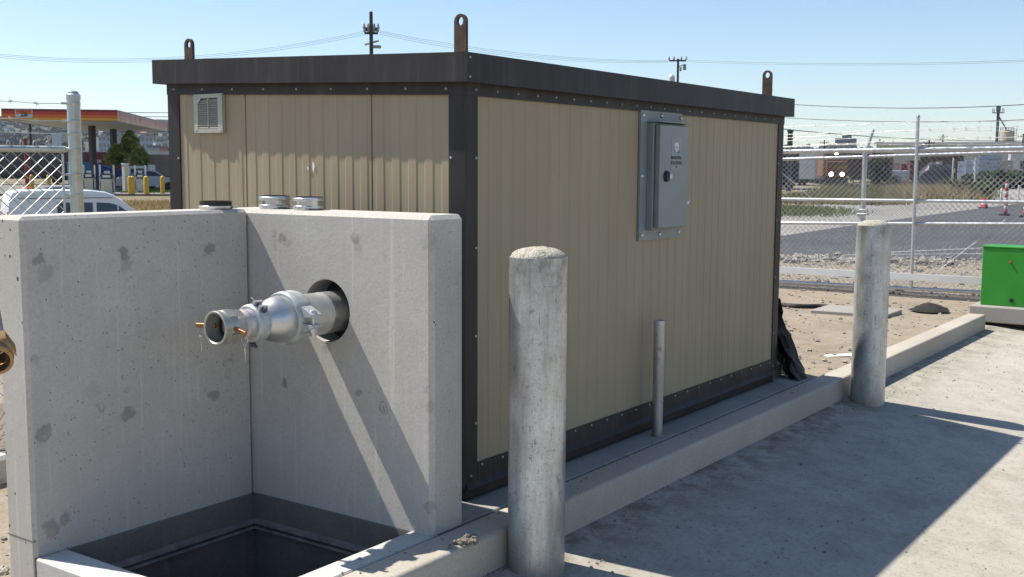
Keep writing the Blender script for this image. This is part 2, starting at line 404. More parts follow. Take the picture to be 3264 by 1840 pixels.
# ------------------------------------------------------------------ concrete vault
def S(x, y, plane, r, k=.8):
    P = ony(*dp(x, y), yc) if plane == 's' else onx(*dp(x, y), xb); return (P, r*.8, k)
st = [S(100,655,'s',.035,1),S(115,690,'s',.05,.45),S(312,640,'s',.042,.85),S(318,665,'s',.04,.4),S(527,626,'s',.036,.85),S(110,1090,'s',.05,.9),S(322,1042,'s',.045,.95),
      S(540,992,'s',.042,.75),S(130,1330,'s',.05,.85),S(165,1305,'s',.035,.7),S(225,1160,'s',.012,1),S(88,905,'s',.02,.5),S(232,985,'s',.05,.25),S(450,610,'s',.02,.35),S(240,570,'s',.03,.25),
      S(712,600,'b',.032,.8),S(722,612,'b',.035,.35),S(895,605,'b',.034,.8),S(899,625,'b',.03,.35),S(716,965,'b',.03,.95),S(902,990,'b',.03,.8),S(1078,610,'b',.05,.3),S(1078,1024,'b',.035,.4),S(1080,1275,'b',.04,.55),S(966,1030,'b',.016,.8),S(825,870,'b',.035,.5),S(815,875,'b',.03,.5),S(965,650,'b',.018,.3)]
rg = [S(255,1028,'s',.016,.6),S(318,978,'s',.012,.4),S(575,915,'s',.03,.5),S(573,940,'s',.02,.4),S(966,1028,'b',.03,.8),S(690,588,'b',.016,.6),S(688,622,'b',.014,.6),S(1072,980,'b',.012,.5),S(690,600,'b',.02,.3)]
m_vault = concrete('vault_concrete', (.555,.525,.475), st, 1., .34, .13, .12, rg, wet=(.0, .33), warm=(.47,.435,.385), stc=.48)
m_low = concrete('low_wall_concrete', (.55,.54,.51), (), .4, .1, .1, .12)
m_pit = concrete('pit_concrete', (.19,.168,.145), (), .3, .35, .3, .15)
vault = thing('pump_out_vault', 'open concrete pit with two tall grey walls, one pierced by a round pipe hole', 'concrete vault', (xb, yc, 0))
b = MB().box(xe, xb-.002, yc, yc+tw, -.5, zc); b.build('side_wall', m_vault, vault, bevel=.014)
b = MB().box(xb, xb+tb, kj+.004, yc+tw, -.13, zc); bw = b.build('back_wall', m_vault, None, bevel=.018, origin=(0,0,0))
cu = MB().lathe([(.132, xb-.1), (.132, xb+tb+.1)], (0, -.0047, .8567), 0, 64).build('cut', m_vault, origin=(0,0,0))
boolean_hole(bw, cu); bpy.data.objects.remove(cu)
bw.parent = vault; bw.data.transform(XF[vault.name].inverted()); bw.data.polygons.foreach_set('use_smooth', [True]*len(bw.data.polygons)); bw.data.set_sharp_from_angle(angle=R(20))
b = MB().box(xb+tb*.55, xb+tb-.01, -.16, .15, .70, 1.01); b.build('sleeve_back', m_black, vault)
b = MB().box(xe, pin, kj+.004, yc-.001, -1.4, 0); b.build('low_wall', m_low, vault, bevel=.008)
b = MB().box(pin+.0005, xb+.05, kj+.004, pir, -1.4, -.0005); b.build('low_wall', m_low, vault, bevel=.006)
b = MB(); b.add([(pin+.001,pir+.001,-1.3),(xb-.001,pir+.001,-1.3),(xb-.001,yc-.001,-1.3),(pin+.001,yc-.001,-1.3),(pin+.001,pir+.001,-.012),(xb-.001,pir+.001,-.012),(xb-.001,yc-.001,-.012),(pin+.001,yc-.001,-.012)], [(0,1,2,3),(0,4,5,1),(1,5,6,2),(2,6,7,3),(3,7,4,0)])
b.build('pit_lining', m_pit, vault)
b = MB()
for (a0, a1, a2, a3) in ((pin+.002, xb-.002, yc-.03, yc-.002), (xb-.03, xb-.002, pir+.002, yc-.03)):
    b.box(a0, a1, a2, a3, -.135, -.118); b.box(a0, a1, a2, a3, -.158, -.148)
b.build('ledge_angle', simple('ledge_steel', (.3,.275,.25), .6, .2, .4, 12.), vault)
b = MB().box(xe-.001, xe+.02, yc+.004, yc+tw-.004, .058, .062); b.build('form_line', simple('form_line', (.14,.13,.12), .9), vault)

# ------------------------------------------------------------------ shelter building
sh = thing('utility_shelter', 'low tan metal-panel shelter with dark brown trim and lifting lugs on its roof', 'shelter', (bx, by, 0))
Mb = Matrix.Translation((bx, by, 0))
def shear(b):  # the roof rises slightly towards +y
    return b
lz = lambda y: lf*min(1, max(0, y/BW))
DEP = .0027
def panel(length, z0, z1f, face):
    # profile along length with shallow ribs; returns polyline (s, d)
    n = max(1, round(length/.0965)); p = length/n; pts = [(0, .010), (.003, 0)] if face == 'left' else [(0, 0)]
    for i in range(n):
        s0 = i*p
        if i == 0: a = s0+p*.27
        pts += [(s0+p*.25-.0025, 0), (s0+p*.25+.0025, -DEP), (s0+p*.75-.0025, -DEP), (s0+p*.75+.0025, 0)]
    pts += [(length-.003, 0), (length, .010)] if face == 'left' else [(length, 0)]
    return pts
def wallpanel(face, s0, s1):
    b = MB(); pts = panel(s1-s0, 0, 0, face); vs = []; fs = []
    for s_, d in pts:
        s_ += s0
        if face == 'right': lo, hi = (bx+s_, by+.010+d, .10), (bx+s_, by+.010+d, zb+.03)
        else: lo, hi = (bx+.010+d, by+s_, .10), (bx+.010+d, by+s_, zb+.03+lz(s_))
        vs += [lo, hi]
    for i in range(len(pts)-1): fs.append((2*i, 2*i+2, 2*i+3, 2*i+1))
    b.add(vs, fs); o = b.build('wall_panel', m_panel, sh); return o
for a, c in ((.06,.538),(.538,1.372),(1.372,BW-.06)): wallpanel('left', a+.002, c-.002)
q = .06
for k in range(4):
    e = min(BL-.06, q+.8474); wallpanel('right', q+.0001, e-.0001); q = e
core = MB(); core.box(bx+.03, bx+BL-.03, by+.03, by+BW-.03, .02, zb); core.build('inner_wall', m_black, sh)
MB().box(bx+.03, bx+BL-.004, by+BW-.03, by+BW-.004, .05, zb+.05).build('wall_panel', m_panel, sh)
MB().box(bx+BL-.03, bx+BL-.003, by+.03, by+BW-.03, .05, zb+.05).build('wall_panel', m_panel, sh)
def screw(b, x, y, z, ax, r=.0042):
    prof = [(r*1.35, 0), (r*1.35, .0015), (r*.8, .002), (r*.7, .005), (r*.3, .006)]
    b.lathe([(a, -h) for a, h in prof], (x, y, z), ax, 8, 1)
zE = zb-.052   # lower edge of the eave trim below the fascia
b = MB()
for (cx, cy, sx, sy) in ((0,0,1,1),(0,BW,1,-1),(BL,0,-1,1),(BL,BW,-1,-1)):
    b = MB(); X, Y = bx+cx, by+cy; top = zb+.03+lz(cy)
    b.box(min(X, X+sx*tr), max(X, X+sx*tr), min(Y-sy*.0, Y+sy*.004), max(Y, Y+sy*.004), ztb+.002, top)
    b.box(min(X, X+sx*.004), max(X, X+sx*.004), min(Y+sy*.004, Y+sy*tr), max(Y+sy*.004, Y+sy*tr), ztb+.002, top)
    for k in range(4):
        z = .34+k*.385
        if cy == 0: screw(b, X+sx*(tr-.012), by, z, 1)
        if cx == 0: screw(b, bx, Y+sy*(tr-.012), z, 0)
    b.build('corner_trim', [m_trim, m_zinc], sh)
b = MB()
b.box(bx+tr+.001, bx+BL-tr-.001, by-.002, by+.003, ztb+.022, zw)
b.add([(bx+.002,by-.002,ztb+.022),(bx+BL,by-.002,ztb+.022),(bx+BL,by-.022,ztb),(bx+.002,by-.022,ztb),(bx+.002,by+.01,ztb+.02),(bx+BL,by+.01,ztb+.02)], [(0,1,2,3),(3,2,5,4)])
for k in range(22): screw(b, bx+.12+k*.155, by-.002, zw-.014, 1)
for k in range(3): screw(b, bx+.04+k*1.7, by-.002, zw-.05, 1)
b.build('base_trim', [m_trim, m_zinc], sh)
b = MB(); b.box(bx-.002, bx+.003, by+tr+.001, by+BW-tr-.001, ztb, zw); b.build('base_trim', m_trim, sh)
b = MB()
b.box(bx+.0, bx+BL, by-.004, by+.003, zE, zb+.02)
for k in range(23): screw(b, bx+.07+k*.155, by-.004, zE+.026, 1, .0038)
b.build('eave_trim', [m_trim, m_zinc], sh)
b = MB(); X0, X1 = bx-.004, bx+.003
b.add([(X0,by-.003,zE),(X0,by+BW,zE+lf),(X0,by+BW,zb+lf+.02),(X0,by-.003,zb+.02),(X1,by-.003,zE),(X1,by+BW,zE+lf),(X1,by+BW,zb+lf+.02),(X1,by-.003,zb+.02)], [(0,1,2,3),(7,6,5,4),(0,4,5,1),(3,2,6,7),(0,3,7,4),(1,5,6,2)])
for k in range(9): y_ = .1+k*.225; screw(b, X0, by+y_, zE+.026+lz(y_), 0, .0038)
b.build('eave_trim', [m_trim, m_zinc], sh)
# roof fascia: a shallow box ring and deck, tilted
def tz(z, y): return z+lf*((y-by)/BW)
def tbox(b, x0, x1, y0, y1, z0, z1, m=0):
    vs = [(x,y,tz(z,y)) for z in (z0,z1) for x,y in ((x0,y0),(x1,y0),(x1,y1),(x0,y1))]
    b.add(vs, [(3,2,1,0),(4,5,6,7),(0,1,5,4),(1,2,6,5),(2,3,7,6),(3,0,4,7)], m)
b = MB(); x0, x1, y0, y1 = bx-ov, bx+BL+ov, by-ov, by+BW+ov
tbox(b, x0, x0+.004, y0+.004, y1-.004, zb, zt); tbox(b, x1-.004, x1, y0+.004, y1-.004, zb, zt); tbox(b, x0, x1, y0, y0+.004, zb, zt); tbox(b, x0, x1, y1-.004, y1, zb, zt)
tbox(b, x0+.0045, x1-.0045, y0+.0045, y1-.0045, zb+.003, zb+.006)
for z in (zb+.02, zt-.022): screw(b, x0+.018, y0, z, 1, .0038)
b.build('roof_fascia', [m_trim, m_zinc], sh)
b = MB(); tbox(b, x0+.005, x1-.005, y0+.005, y1-.005, zt-.02, zt-.004); b.build('roof', simple('roof_sheet', (.1,.09,.085), .5, 0, .2), sh)
# skids
for y_ in (by+.012, by+BW-.1):
    b = MB(); b.box(bx+.02, bx+BL-.035, y_, y_+.008, 0, ztb+.01); b.box(bx+.02, bx+BL-.035, y_-.006, y_+.07, 0, .009); b.box(bx+.02, bx+BL-.035, y_-.006, y_+.07, ztb-.004, ztb+.006); b.build('skid', m_skid, sh)
b = MB(); b.box(bx+.02, bx+.028, by+.02, by+BW-.12, .002, ztb); b.build('skid', m_skid, sh)
# lifting lugs
def lug(x, y, h_=.205):
    w_, r = .033, .0165; z0 = tz(zt-.03, y); zc_ = z0+h_-w_; n = 24; out = []; inn = []
    for k in range(n+1):
        a = math.pi*k/n; out.append((y+w_*math.cos(a), zc_+w_*math.sin(a)))
    outer = [(y+w_, z0)]+out+[(y-w_, z0)]
    b = MB(); N = 32; ring_i = [(y+r*math.cos(2*math.pi*k/N), zc_+.002+r*1.15*math.sin(2*math.pi*k/N)) for k in range(N)]
    def edge(a):
        c, s_ = math.cos(a), math.sin(a)
        if s_ >= 0: return (y+w_*c, zc_+w_*s_)
        t_ = min(w_/max(abs(c), 1e-6), (zc_-z0)/max(-s_, 1e-6)); return (y+c*t_, zc_+s_*t_)
    ring_o = [edge(2*math.pi*k/N) for k in range(N)]
    # snap two corners
    for cy_ in (y-w_, y+w_):
        j = min(range(N), key=lambda i: (ring_o[i][0]-cy_)**2+(ring_o[i][1]-z0)**2); ring_o[j] = (cy_, z0)
    xs2 = (x-.007, x+.007); vs = []
    for X in xs2: vs += [(X, *p) for p in ring_o]+[(X, *p) for p in ring_i]
    fs = []
    for k in range(N):
        j = (k+1) % N
        fs += [(k, j, N+j, N+k), (2*N+k, 3*N+k, 3*N+j, 2*N+j), (k, 2*N+k, 2*N+j, j), (N+k, N+j, 3*N+j, 3*N+k)]
    b.add(vs, fs); b.build('lifting_lug', m_rust, sh, smooth=35)
lug(bx+.10, by+.10); lug(bx+.10, by+BW-.06, .150); lug(bx+BL-.16, by+.06); lug(bx+BL-.16, by+BW-.2)
# louvred vent on the left wall
vy0, vy1, vz0, vz1 = by+1.514, by+1.73, 1.622, 1.815
b = MB(); X = bx-.016
b.box(X, bx+.004, vy0, vy0+.034, vz0, vz1); b.box(X, bx+.004, vy1-.03, vy1, vz0, vz1); b.box(X, bx+.004, vy0+.034, vy1-.03, vz0, vz0+.022); b.box(X, bx+.004, vy0+.034, vy1-.03, vz1-.02, vz1)
b.add([(X-.001,vy1-.03,vz1-.02),(X-.001,vy1-.03,vz1-.05),(X-.001,vy1-.06,vz1-.02)], [(0,1,2)])
for yy in (vy0+.014, vy1-.014):
    for z in (vz0+.012, vz1-.012): screw(b, X, yy, z, 0, .005)
vent = b.build('vent', [m_vent, m_zinc], sh, bevel=0)
b = MB(); b.box(bx-.002, bx+.002, vy0+.034, vy1-.03, vz0+.02, vz1-.02); o = b.build('vent_back', simple('vent_dark', (.05,.05,.045), .8), None, origin=(0,0,0)); o.data.transform(XF[sh.name].inverted()); o.parent = vent
b = MB(); nl = 13
for k in range(nl):
    z = vz0+.026+k*(vz1-vz0-.05)/nl
    b.add([(X+.001,vy0+.034,z),(X+.001,vy1-.03,z),(bx-.003,vy1-.03,z+.0105),(bx-.003,vy0+.034,z+.0105),(X+.001,vy0+.034,z-.0018),(X+.001,vy1-.03,z-.0018),(bx-.003,vy1-.03,z+.0085),(bx-.003,vy0+.034,z+.0085)], [(0,1,2,3),(7,6,5,4),(0,4,5,1)])
ym = (vy0+vy1)/2; b.box(X-.0005, X+.006, ym-.002, ym+.002, vz0+.02, vz1-.02)
o = b.build('louvre', m_vent, None, origin=(0,0,0)); o.data.transform(XF[sh.name].inverted()); o.parent = vent
def sub(b, name, mat, parent, **k):   # sub-part: world coordinates under a part of the shelter
    o = b.build(name, mat, None, origin=(0,0,0), **k); o.data.transform(XF[sh.name].inverted()); o.parent = parent; return o
# electrical cabinet on the right wall
fx0, fx1, fz0, fz1 = bx+1.506, bx+1.986, 1.068, 1.762
b = MB(); b.box(fx0, fx1, by-.008, by+.004, fz0, fz1)
for (x, z) in ((fx0+.025,fz1-.025),((fx0+fx1)/2-.01,fz1-.022),(fx1-.02,fz1-.025),(fx0+.022,(fz0+fz1)/2),(fx1-.02,fz0+.03),((fx0+fx1)/2-.01,fz0+.028),(fx0+.03,fz0+.03)):
    b.lathe([(.013,0),(.013,-.002),(.011,-.006),(.006,-.009),(.001,-.0095)], (x, by-.008, z), 1, 14, 1)
cab = b.build('electrical_cabinet', [m_box, m_zinc], sh, smooth=40)
ex0, ex1, ez0, ez1 = fx0+.075, fx1-.045, fz0+.055, fz1-.062
sub(MB().box(ex0, ex1, by-.045, by-.006, ez0, ez1), 'enclosure', m_box, cab, bevel=.004)
dx0, dx1, dz0, dz1 = ex0+.012, ex1-.012, ez0+.012, ez1-.012
door = sub(MB().box(dx0, dx1, by-.078, by-.049, dz0, dz1), 'door', m_box, cab, bevel=.003)
sub(MB().box(ex0-.012, ex1+.03, by-.088, by-.004, ez1+.001, ez1+.006), 'drip_cap', m_box, cab)
lx, lzz = dx0+.075, 1.413
b = MB(); b.lathe([(.030,0),(.030,-.006),(.026,-.014),(.02,-.018),(.008,-.021)], (lx, by-.078, lzz), 1, 24); sub(b, 'latch', m_black, cab, smooth=30)
sub(MB().box(lx+.006, lx+.03, by-.101, by-.0985, lzz-.013, lzz+.013), 'keyhole', m_labw, cab, bevel=.001)
LX, LZ = dx0+.19, 1.535
sub(MB().box(LX-.058, LX+.058, by-.0792, by-.0779, LZ-.085, LZ+.088), 'label_plate', m_label, cab)
MT = lambda x, z, d=.0797: Matrix.Translation((x, by-d, z)) @ Matrix.Rotation(math.pi/2, 4, 'X')
for t_, z, s_ in (('MUNICIPAL', -.022, .0235), ('SOLUTIONS', -.05, .0235), ('LLC', -.07, .011)):
    o = text(t_, s_, m_ink, sh, MT(LX, LZ+z), 'lettering', .0004, 0, .0006); o.parent = cab
# round emblem: pale disc with blue-grey figure lines
b = MB(); b.lathe([(.031, 0), (.031, -.001)], (LX, by-.0793, LZ+.037), 1, 28); sub(b, 'emblem', m_labw, cab)
m_blue = simple('emblem_blue', (.12,.16,.24), .5, 0, .05)
b = MB(); zz_ = LZ+.037; Y_ = by-.0806
def stroke(b, p, q, wd):
    p, q = Vector((p[0], 0, p[1])), Vector((q[0], 0, q[1])); d = (q-p).normalized(); n_ = Vector((-d.z, 0, d.x))*wd/2
    b.add([Vector((LX, Y_, zz_))+v for v in (p+n_, p-n_, q-n_, q+n_)], [(0,1,2,3)])
for k in range(20):
    a, c = 2*math.pi*k/20, 2*math.pi*(k+1)/20; stroke(b, (.03*math.cos(a), .03*math.sin(a)), (.03*math.cos(c), .03*math.sin(c)), .004)
stroke(b, (-.028,-.004), (-.010,-.004), .004); stroke(b, (-.012,-.005), (0,.006), .003); stroke(b, (0,.006), (.010,-.005), .003); stroke(b, (.010,-.004), (.028,-.002), .003); stroke(b, (0,.006), (0,-.022), .002); stroke(b, (-.02,-.016), (.02,-.016), .0025)
b.add([(LX+.012,Y_,zz_-.034),(LX+.042,Y_,zz_-.034),(LX+.04,Y_,zz_-.02),(LX+.022,Y_,zz_-.018)], [(0,1,2,3)])
sub(b, 'emblem_lines', m_blue, cab)
# scrapes and tape residue
def patch(name, pts, plane, mat, off=.0062):
    b = MB()
    P = [(ony(*p, by-.0 if plane == 'r' else 0) if plane == 'r' else onx(*p, bx)) for p in pts]
    P = [Vector((p.x, by+.010-DEP-(.0022 if 'scrape' in name else .0005), p.z)) if plane == 'r' else Vector((bx+.010-DEP-.0022, p.y, p.z)) for p in P]
    nrm = Vector((0,-.0014 if 'scrape' in name else -.0003,0)) if plane == 'r' else Vector((-.0014,0,0)); n = len(P)
    b.add(P+[p+nrm for p in P], [tuple(range(n)), tuple(range(n, 2*n))]+[(i, (i+1)%n, n+(i+1)%n, n+i) for i in range(n)]); return b.build(name, mat, sh)
Z3 = lambda x, y: (1980+x*.3306, 320+y*.3306)
patch('paint_scrape', [Z3(598,890),Z3(630,885),Z3(628,1005),Z3(604,1012),Z3(606,960),Z3(595,965)], 'r', m_scrape)
patch('paint_scrape', [Z3(638,975),Z3(650,978),Z3(672,952),Z3(660,998),Z3(642,1002)], 'r', m_scrape)
Z2 = lambda x, y: (800+x*.482, y*.482)
patch('paint_scrape', [Z2(402,1075),Z2(412,1073),Z2(418,1105),Z2(410,1140),Z2(403,1120)], 'l', m_scrape)
patch('paint_scrape', [Z2(368,1103),Z2(377,1103),Z2(376,1128),Z2(369,1122)], 'l', m_scrape)
Z9 = lambda x, y: (1632+x*.482, y*.482)
for pts in ([(272,850),(292,850),(288,1215),(262,1215)],):
    patch('tape_residue', [Z9(*p) for p in pts], 'r', m_residue)

# ------------------------------------------------------------------ discharge pipe with fittings (axis along x)
PY, PZ = -.012, .851
dpipe = thing('discharge_pipe', 'silver discharge pipe with quick-connect fitting sticking out of the round wall hole', 'pipe', (xb, PY, PZ))
def lat(prof, mat, name, n=40, parent=None, ex=None, sm=30, cap=True):
    b = MB(); b.lathe([(r, x) for x, r in prof], (0, PY, PZ), 0, n, cap=cap)
    if ex: ex(b)
    return b.build(name, mat, dpipe, smooth=sm)
lat([(-1.155,.082),(-1.155,.087),(-.995,.087),(-.992,.0882),(-.986,.0882),(-.983,.087),(-.80,.087)], m_alu, 'pipe', 48)
# large grooved coupling
def ears(b):
    for s_, y_ in ((1,-1),(-1,1)):
        pass
def bigc(b):
    for sy in (-1, 1):     # bolt pads on both sides (horizontal split)
        for sz in (-1, 1):
            yv = PY+sy*.123; pts = [(PY+sy*.098, PZ+sz*.012),(PY+sy*.155, PZ+sz*.016),(PY+sy*.155, PZ+sz*.026),(PY+sy*.100, PZ+sz*.055)]
            b.prism(pts, 0, -1.19, -1.135)
lat([(-1.205,.088),(-1.205,.103),(-1.198,.107),(-1.182,.110),(-1.17,.107),(-1.158,.107),(-1.145,.110),(-1.128,.106),(-1.12,.102),(-1.12,.085)], m_cast, 'coupling', 48, ex=bigc)
for sy in (-1, 1):
    b = MB(); X, Y = -1.1625, PY+sy*.137
    b.tube([(X,Y,PZ-.068),(X,Y,PZ+.035)], .0075, 12); b.lathe([(.015,.026),(.015,.034),(.011,.041),(.002,.043)], (X,Y,PZ), 2, 16); b.lathe([(.0145,-.03),(.0145,-.044)], (X,Y,PZ), 2, 6); b.lathe([(.011,-.044),(.011,-.05)], (X,Y,PZ), 2, 6)
    b.build('bolt', m_zinc, dpipe, smooth=30)
# reducer: wide end meets the big coupling, tapers to the small coupling
lat([(-1.205,.088),(-1.205,.0925),(-1.225,.0925),(-1.24,.090),(-1.262,.084),(-1.285,.074),(-1.305,.064),(-1.32,.0585),(-1.325,.0575)], m_alu, 'reducer', 48)
def rad(r, a): return (PY+r*math.cos(a), PZ+r*math.sin(a))
SPL = R(118)     # split line of the small coupling, tilted
def smallc(b):
    for sgn in (0, math.pi):
        a = SPL+sgn
        er = Vector((0, math.cos(a), math.sin(a))); et = Vector((0, -math.sin(a), math.cos(a)))
        for s_ in (-1, 1):
            c = Vector((-1.345, PY, PZ))+er*.066+et*.017*s_
            M = Matrix(((1,0,0),(0,er.y,et.y),(0,er.z,et.z))).to_4x4(); M.translation = c
            b.box(-.02, .02, -.012, .024, -.0055, .0055, 0, M)
lat([(-1.375,.058),(-1.375,.068),(-1.37,.073),(-1.357,.075),(-1.333,.075),(-1.320,.073),(-1.315,.067),(-1.315,.058)], m_cast, 'coupling', 40, ex=smallc)
for sgn in (0, math.pi):
    a = SPL+sgn; er = Vector((0, math.cos(a), math.sin(a))); et = Vector((0, -math.sin(a), math.cos(a))); c = Vector((-1.345, PY, PZ))+er*.078
    b = MB(); b.tube([c-et*.055, c+et*.03], .007, 10); b.tube([c+et*.022, c+et*.034], .012, 8); b.tube([c-et*.024, c-et*.036], .0125, 6)
    o = b.build('bolt', simple('dark_bolt', (.12,.125,.14), .4, .5, .2), dpipe, smooth=30)
lat([(-1.375,.0565),(-1.405,.0565)], m_alu, 'pipe', 40)
lat([(-1.405,.0585),(-1.428,.0585)], m_pink, 'tape_band', 40)
# camlock coupler: octagonal collar, ribbed body, open mouth
b = MB(); b.lathe([(.0645,-1.428),(.0655,-1.432),(.0655,-1.462),(.062,-1.466)], (0,PY,PZ), 0, 8, a0=R(12)); b.build('collar', simple('camlock_alloy', (.42,.41,.36), .38, .6, .2, 20.), dpipe, smooth=20)
m_cam = simple('camlock_body', (.45,.45,.41), .36, .6, .15, 20.)
b = MB(); b.lathe([(.05,-1.452),(.061,-1.455),(.063,-1.47),(.066,-1.472),(.066,-1.505),(.0635,-1.507),(.0635,-1.522),(.0655,-1.524),(.0655,-1.5345),(.063,-1.5365),(.0575,-1.5365),(.0555,-1.534),(.0545,-1.50),(.0545,-1.462),(.048,-1.458),(.048,-1.41)], (0,PY,PZ), 0, 48, cap=False)
for k in range(8):
    a = R(12+22.5)+k*math.pi/4
    if k in (1, 3, 5, 7): continue
    er = Vector((0, math.cos(a), math.sin(a))); et = Vector((0, -math.sin(a), math.cos(a))); M = Matrix(((1,0,0),(0,er.y,et.y),(0,er.z,et.z))).to_4x4(); M.translation = (-1.49, PY, PZ)
    b.box(-.016, .016, .06, .0695, -.021, .021, 0, M)
b.build('camlock_body', m_cam, dpipe, smooth=28)
b = MB(); b.lathe([(.0545,-1.468),(.042,-1.468),(.042,-1.458),(.0545,-1.458)], (0,PY,PZ), 0, 40, cap=False); b.build('gasket', m_rubber, dpipe, smooth=30)
b = MB(); b.lathe([(.047,-1.40),(.001,-1.399)], (0,PY,PZ), 0, 40); b.build('pipe_interior', simple('pipe_inside', (.09,.09,.1), .4, .4), dpipe)
# levers, rings and pins
for sy, ang in ((1, R(8)), (-1, R(-14))):
    b = MB(); c = Vector((-1.492, PY+sy*.062, PZ)); d = Vector((-.22, 1, -.03)).normalized() if sy > 0 else Vector((.10, sy*1, -.30)).normalized()
    t_ = Vector((0,0,1)); s_ = d.cross(t_).normalized(); u_ = s_.cross(d).normalized()
    M = Matrix((d, s_, u_)).transposed().to_4x4(); M.translation = c
    b.box(-.012, .078 if sy > 0 else .056, -.007, .007, -.0085, .0085, 0, M)
    b.build('cam_lever', m_bronze, dpipe, bevel=.002)
    e = c+d*(.062 if sy > 0 else .045); b = MB()
    b.tube([e+Vector((0, .017*math.cos(a), -.010-.017+.017*math.sin(a)))+Vector((.004,0,0)) for a in np.linspace(0, 2*math.pi, 21)], .0013, 6)
    b.build('pull_ring', m_zinc, dpipe, smooth=60)
    b = MB(); top = e+Vector((.004,0,-.044)); b.tube([top+Vector((0,.006*math.sin(a),-.004+.006*math.cos(a))) for a in np.linspace(0,5.4,12)], .0013, 6)
    b.tube([top+Vector((0,0,-.008)), top+Vector((.003,.006,-.025)), top+Vector((.001,-.002,-.045)), top+Vector((.003,.003,-.062))], .0013, 6); b.tube([top+Vector((0,.002,-.008)), top+Vector((.002,-.004,-.025)), top+Vector((.001,.001,-.048))], .0013, 6)
    b.build('cotter_pin', m_zinc, dpipe, smooth=60)
# stubs: the brass hose fitting entering at the left edge
B0 = at(-12, 1132, 2.95)
br = thing('brass_hose_fitting', 'threaded brass hose end poking in at the left edge before the wall end', 'hose fitting', B0)
ax = Vector((-.35, -.70, -.28)).normalized(); a_ = ax.cross(Vector((0,0,1))).normalized(); c_ = a_.cross(ax)
def brl(prof, mat, name, n=32, cap=False):
    b = MB(); b.ring([[Vector(B0)+ax*h+(a_*math.cos(2*math.pi*k/n)+c_*math.sin(2*math.pi*k/n))*r for k in range(n)] for r, h in prof], True, cap); return b.build(name, mat, br, smooth=40)
brl([(.040,-.01),(.041,.0),(.036,.004),(.0385,.007),(.036,.010),(.0385,.013),(.036,.016),(.0385,.019),(.036,.022),(.038,.025),(.037,.033),(.029,.033),(.027,-.05)], m_brass, 'threaded_end')
brl([(.046,-.05),(.046,-.012),(.043,-.008),(.038,-.008)], m_brass, 'hex_collar', 6)
brl([(.026,-.30),(.026,-.05)], simple('steel_nipple', (.3,.3,.32), .35, .7), 'nipple', 24, True)
tag(MB().box(-1.9, -1.2, 1.98, 2.4, -.2, -.01).build('concrete_block', m_low, bevel=.02), 'low grey concrete block lying on gravel left of the vault wall', 'concrete block')

# couplings standing on top of the vault walls
def sleeve(u, v, wpx, hpx, dark, lab, rough):
    P = gp(u, v, zc); # keep on the wall top
    if dark: y_ = yc+tw/2; P = ony(u, v, y_)
    else: P = onx(u, v, xb+tb/2)
    P.z = zc; D = (P-CAM).length; r = wpx/F*D/2; h = hpx/F*D
    th = thing('pipe_coupling', lab, 'pipe coupling', P, 0, 'pipe couplings on the vault wall')
    if dark:
        b = MB(); b.lathe([(r*.97,0),(r*.985,h*.5),(r,h),(r*.9,h),(r*.88,0)], P, 2, 40, cap=False); b.build('rubber_sleeve', m_rubber, th, smooth=40)
        b = MB(); b.lathe([(r*1.01,.002),(r*1.03,.004),(r*1.03,h*.42),(r*1.01,h*.45)], P, 2, 40, cap=False); b.box(P.x+r*.55, P.x+r*.9, P.y-r*1.0, P.y-r*.78, zc+.004, zc+h*.4); b.build('clamp_band', m_zinc, th, smooth=40)
    else:
        b = MB(); b.lathe([(r*.93,0),(r*.96,h),(r*.86,h),(r*.86,0)], P, 2, 40, cap=False); b.build('rubber_sleeve', m_rubber, th, smooth=40)
        b = MB(); b.lathe([(r*.97,.001),(r*.98,.003),(r*.965,h*.3),(r*.98,h*.5),(r*.965,h*.7),(r*.98,h*.93),(r*.97,h*.97)], P, 2, 48, cap=False); b.build('shield', simple('stainless', (.55,.55,.56), .22, .9, .12, 40.), th, smooth=50)
        for z in (.22, .8):
            b = MB(); b.lathe([(r*1.0,h*z-.006),(r*1.015,h*z-.005),(r*1.015,h*z+.005),(r*1.0,h*z+.006)], P, 2, 40, cap=False)
            a = rough; c = P+Vector((math.cos(a)*r*1.06, math.sin(a)*r*1.06, h*z)); t_ = Vector((-math.sin(a), math.cos(a), 0)); b.tube([c-t_*.018, c+t_*.018], .0065, 10); b.build('clamp', m_zinc, th, smooth=40)
    return th
W = lambda x, y: (500+x*500/1578, 240+y*460/1452)
sleeve(*W(592,1326), 98, 25, True, 'black rubber pipe coupling with one steel band on the wall top', 0)
sleeve(*W(1186,1328), 95, 41, False, 'left steel-banded pipe coupling of the two on the wall top', R(250))
sleeve(*W(1525,1336), 96, 41, False, 'right steel-banded pipe coupling of the two on the wall top', R(222))

# ------------------------------------------------------------------ bollards, conduit
def bollard(x, y, lab, dome=.044, up=0):
    z0 = apz(y)-.02; hb = 1.2269+zg-z0+up; r = .1158
    t = thing('bollard', lab, 'bollard', (x, y, z0), 0, 'galvanised bollards along the kerb')
    b = MB(); n = 56; prof = [(r,0),(r,hb),(r-.006,hb)]
    b.lathe(prof, (x,y,z0), 2, n, cap=False); b.build('pipe_post', m_post, t, smooth=40)
    b = MB(); rings = []
    for k in range(9):
        a = k/8*math.pi/2*.98; rr_ = (r-.004)*math.cos(a)**.85; zz = z0+hb-.006+dome*math.sin(a)
        rings.append([Vector((x+rr_*math.cos(q)*(1+.012*noise.noise(Vector((math.cos(q)*3, math.sin(q)*3, k)))), y+rr_*math.sin(q), zz+.004*noise.noise(Vector((math.cos(q)*4*rr_*9, math.sin(q)*4*rr_*9, k*.5+x))))) for q in np.linspace(0, 2*math.pi, 48, endpoint=False)])
    b.ring(rings, True, True); b.build('concrete_cap', m_cap, t, smooth=60); return t
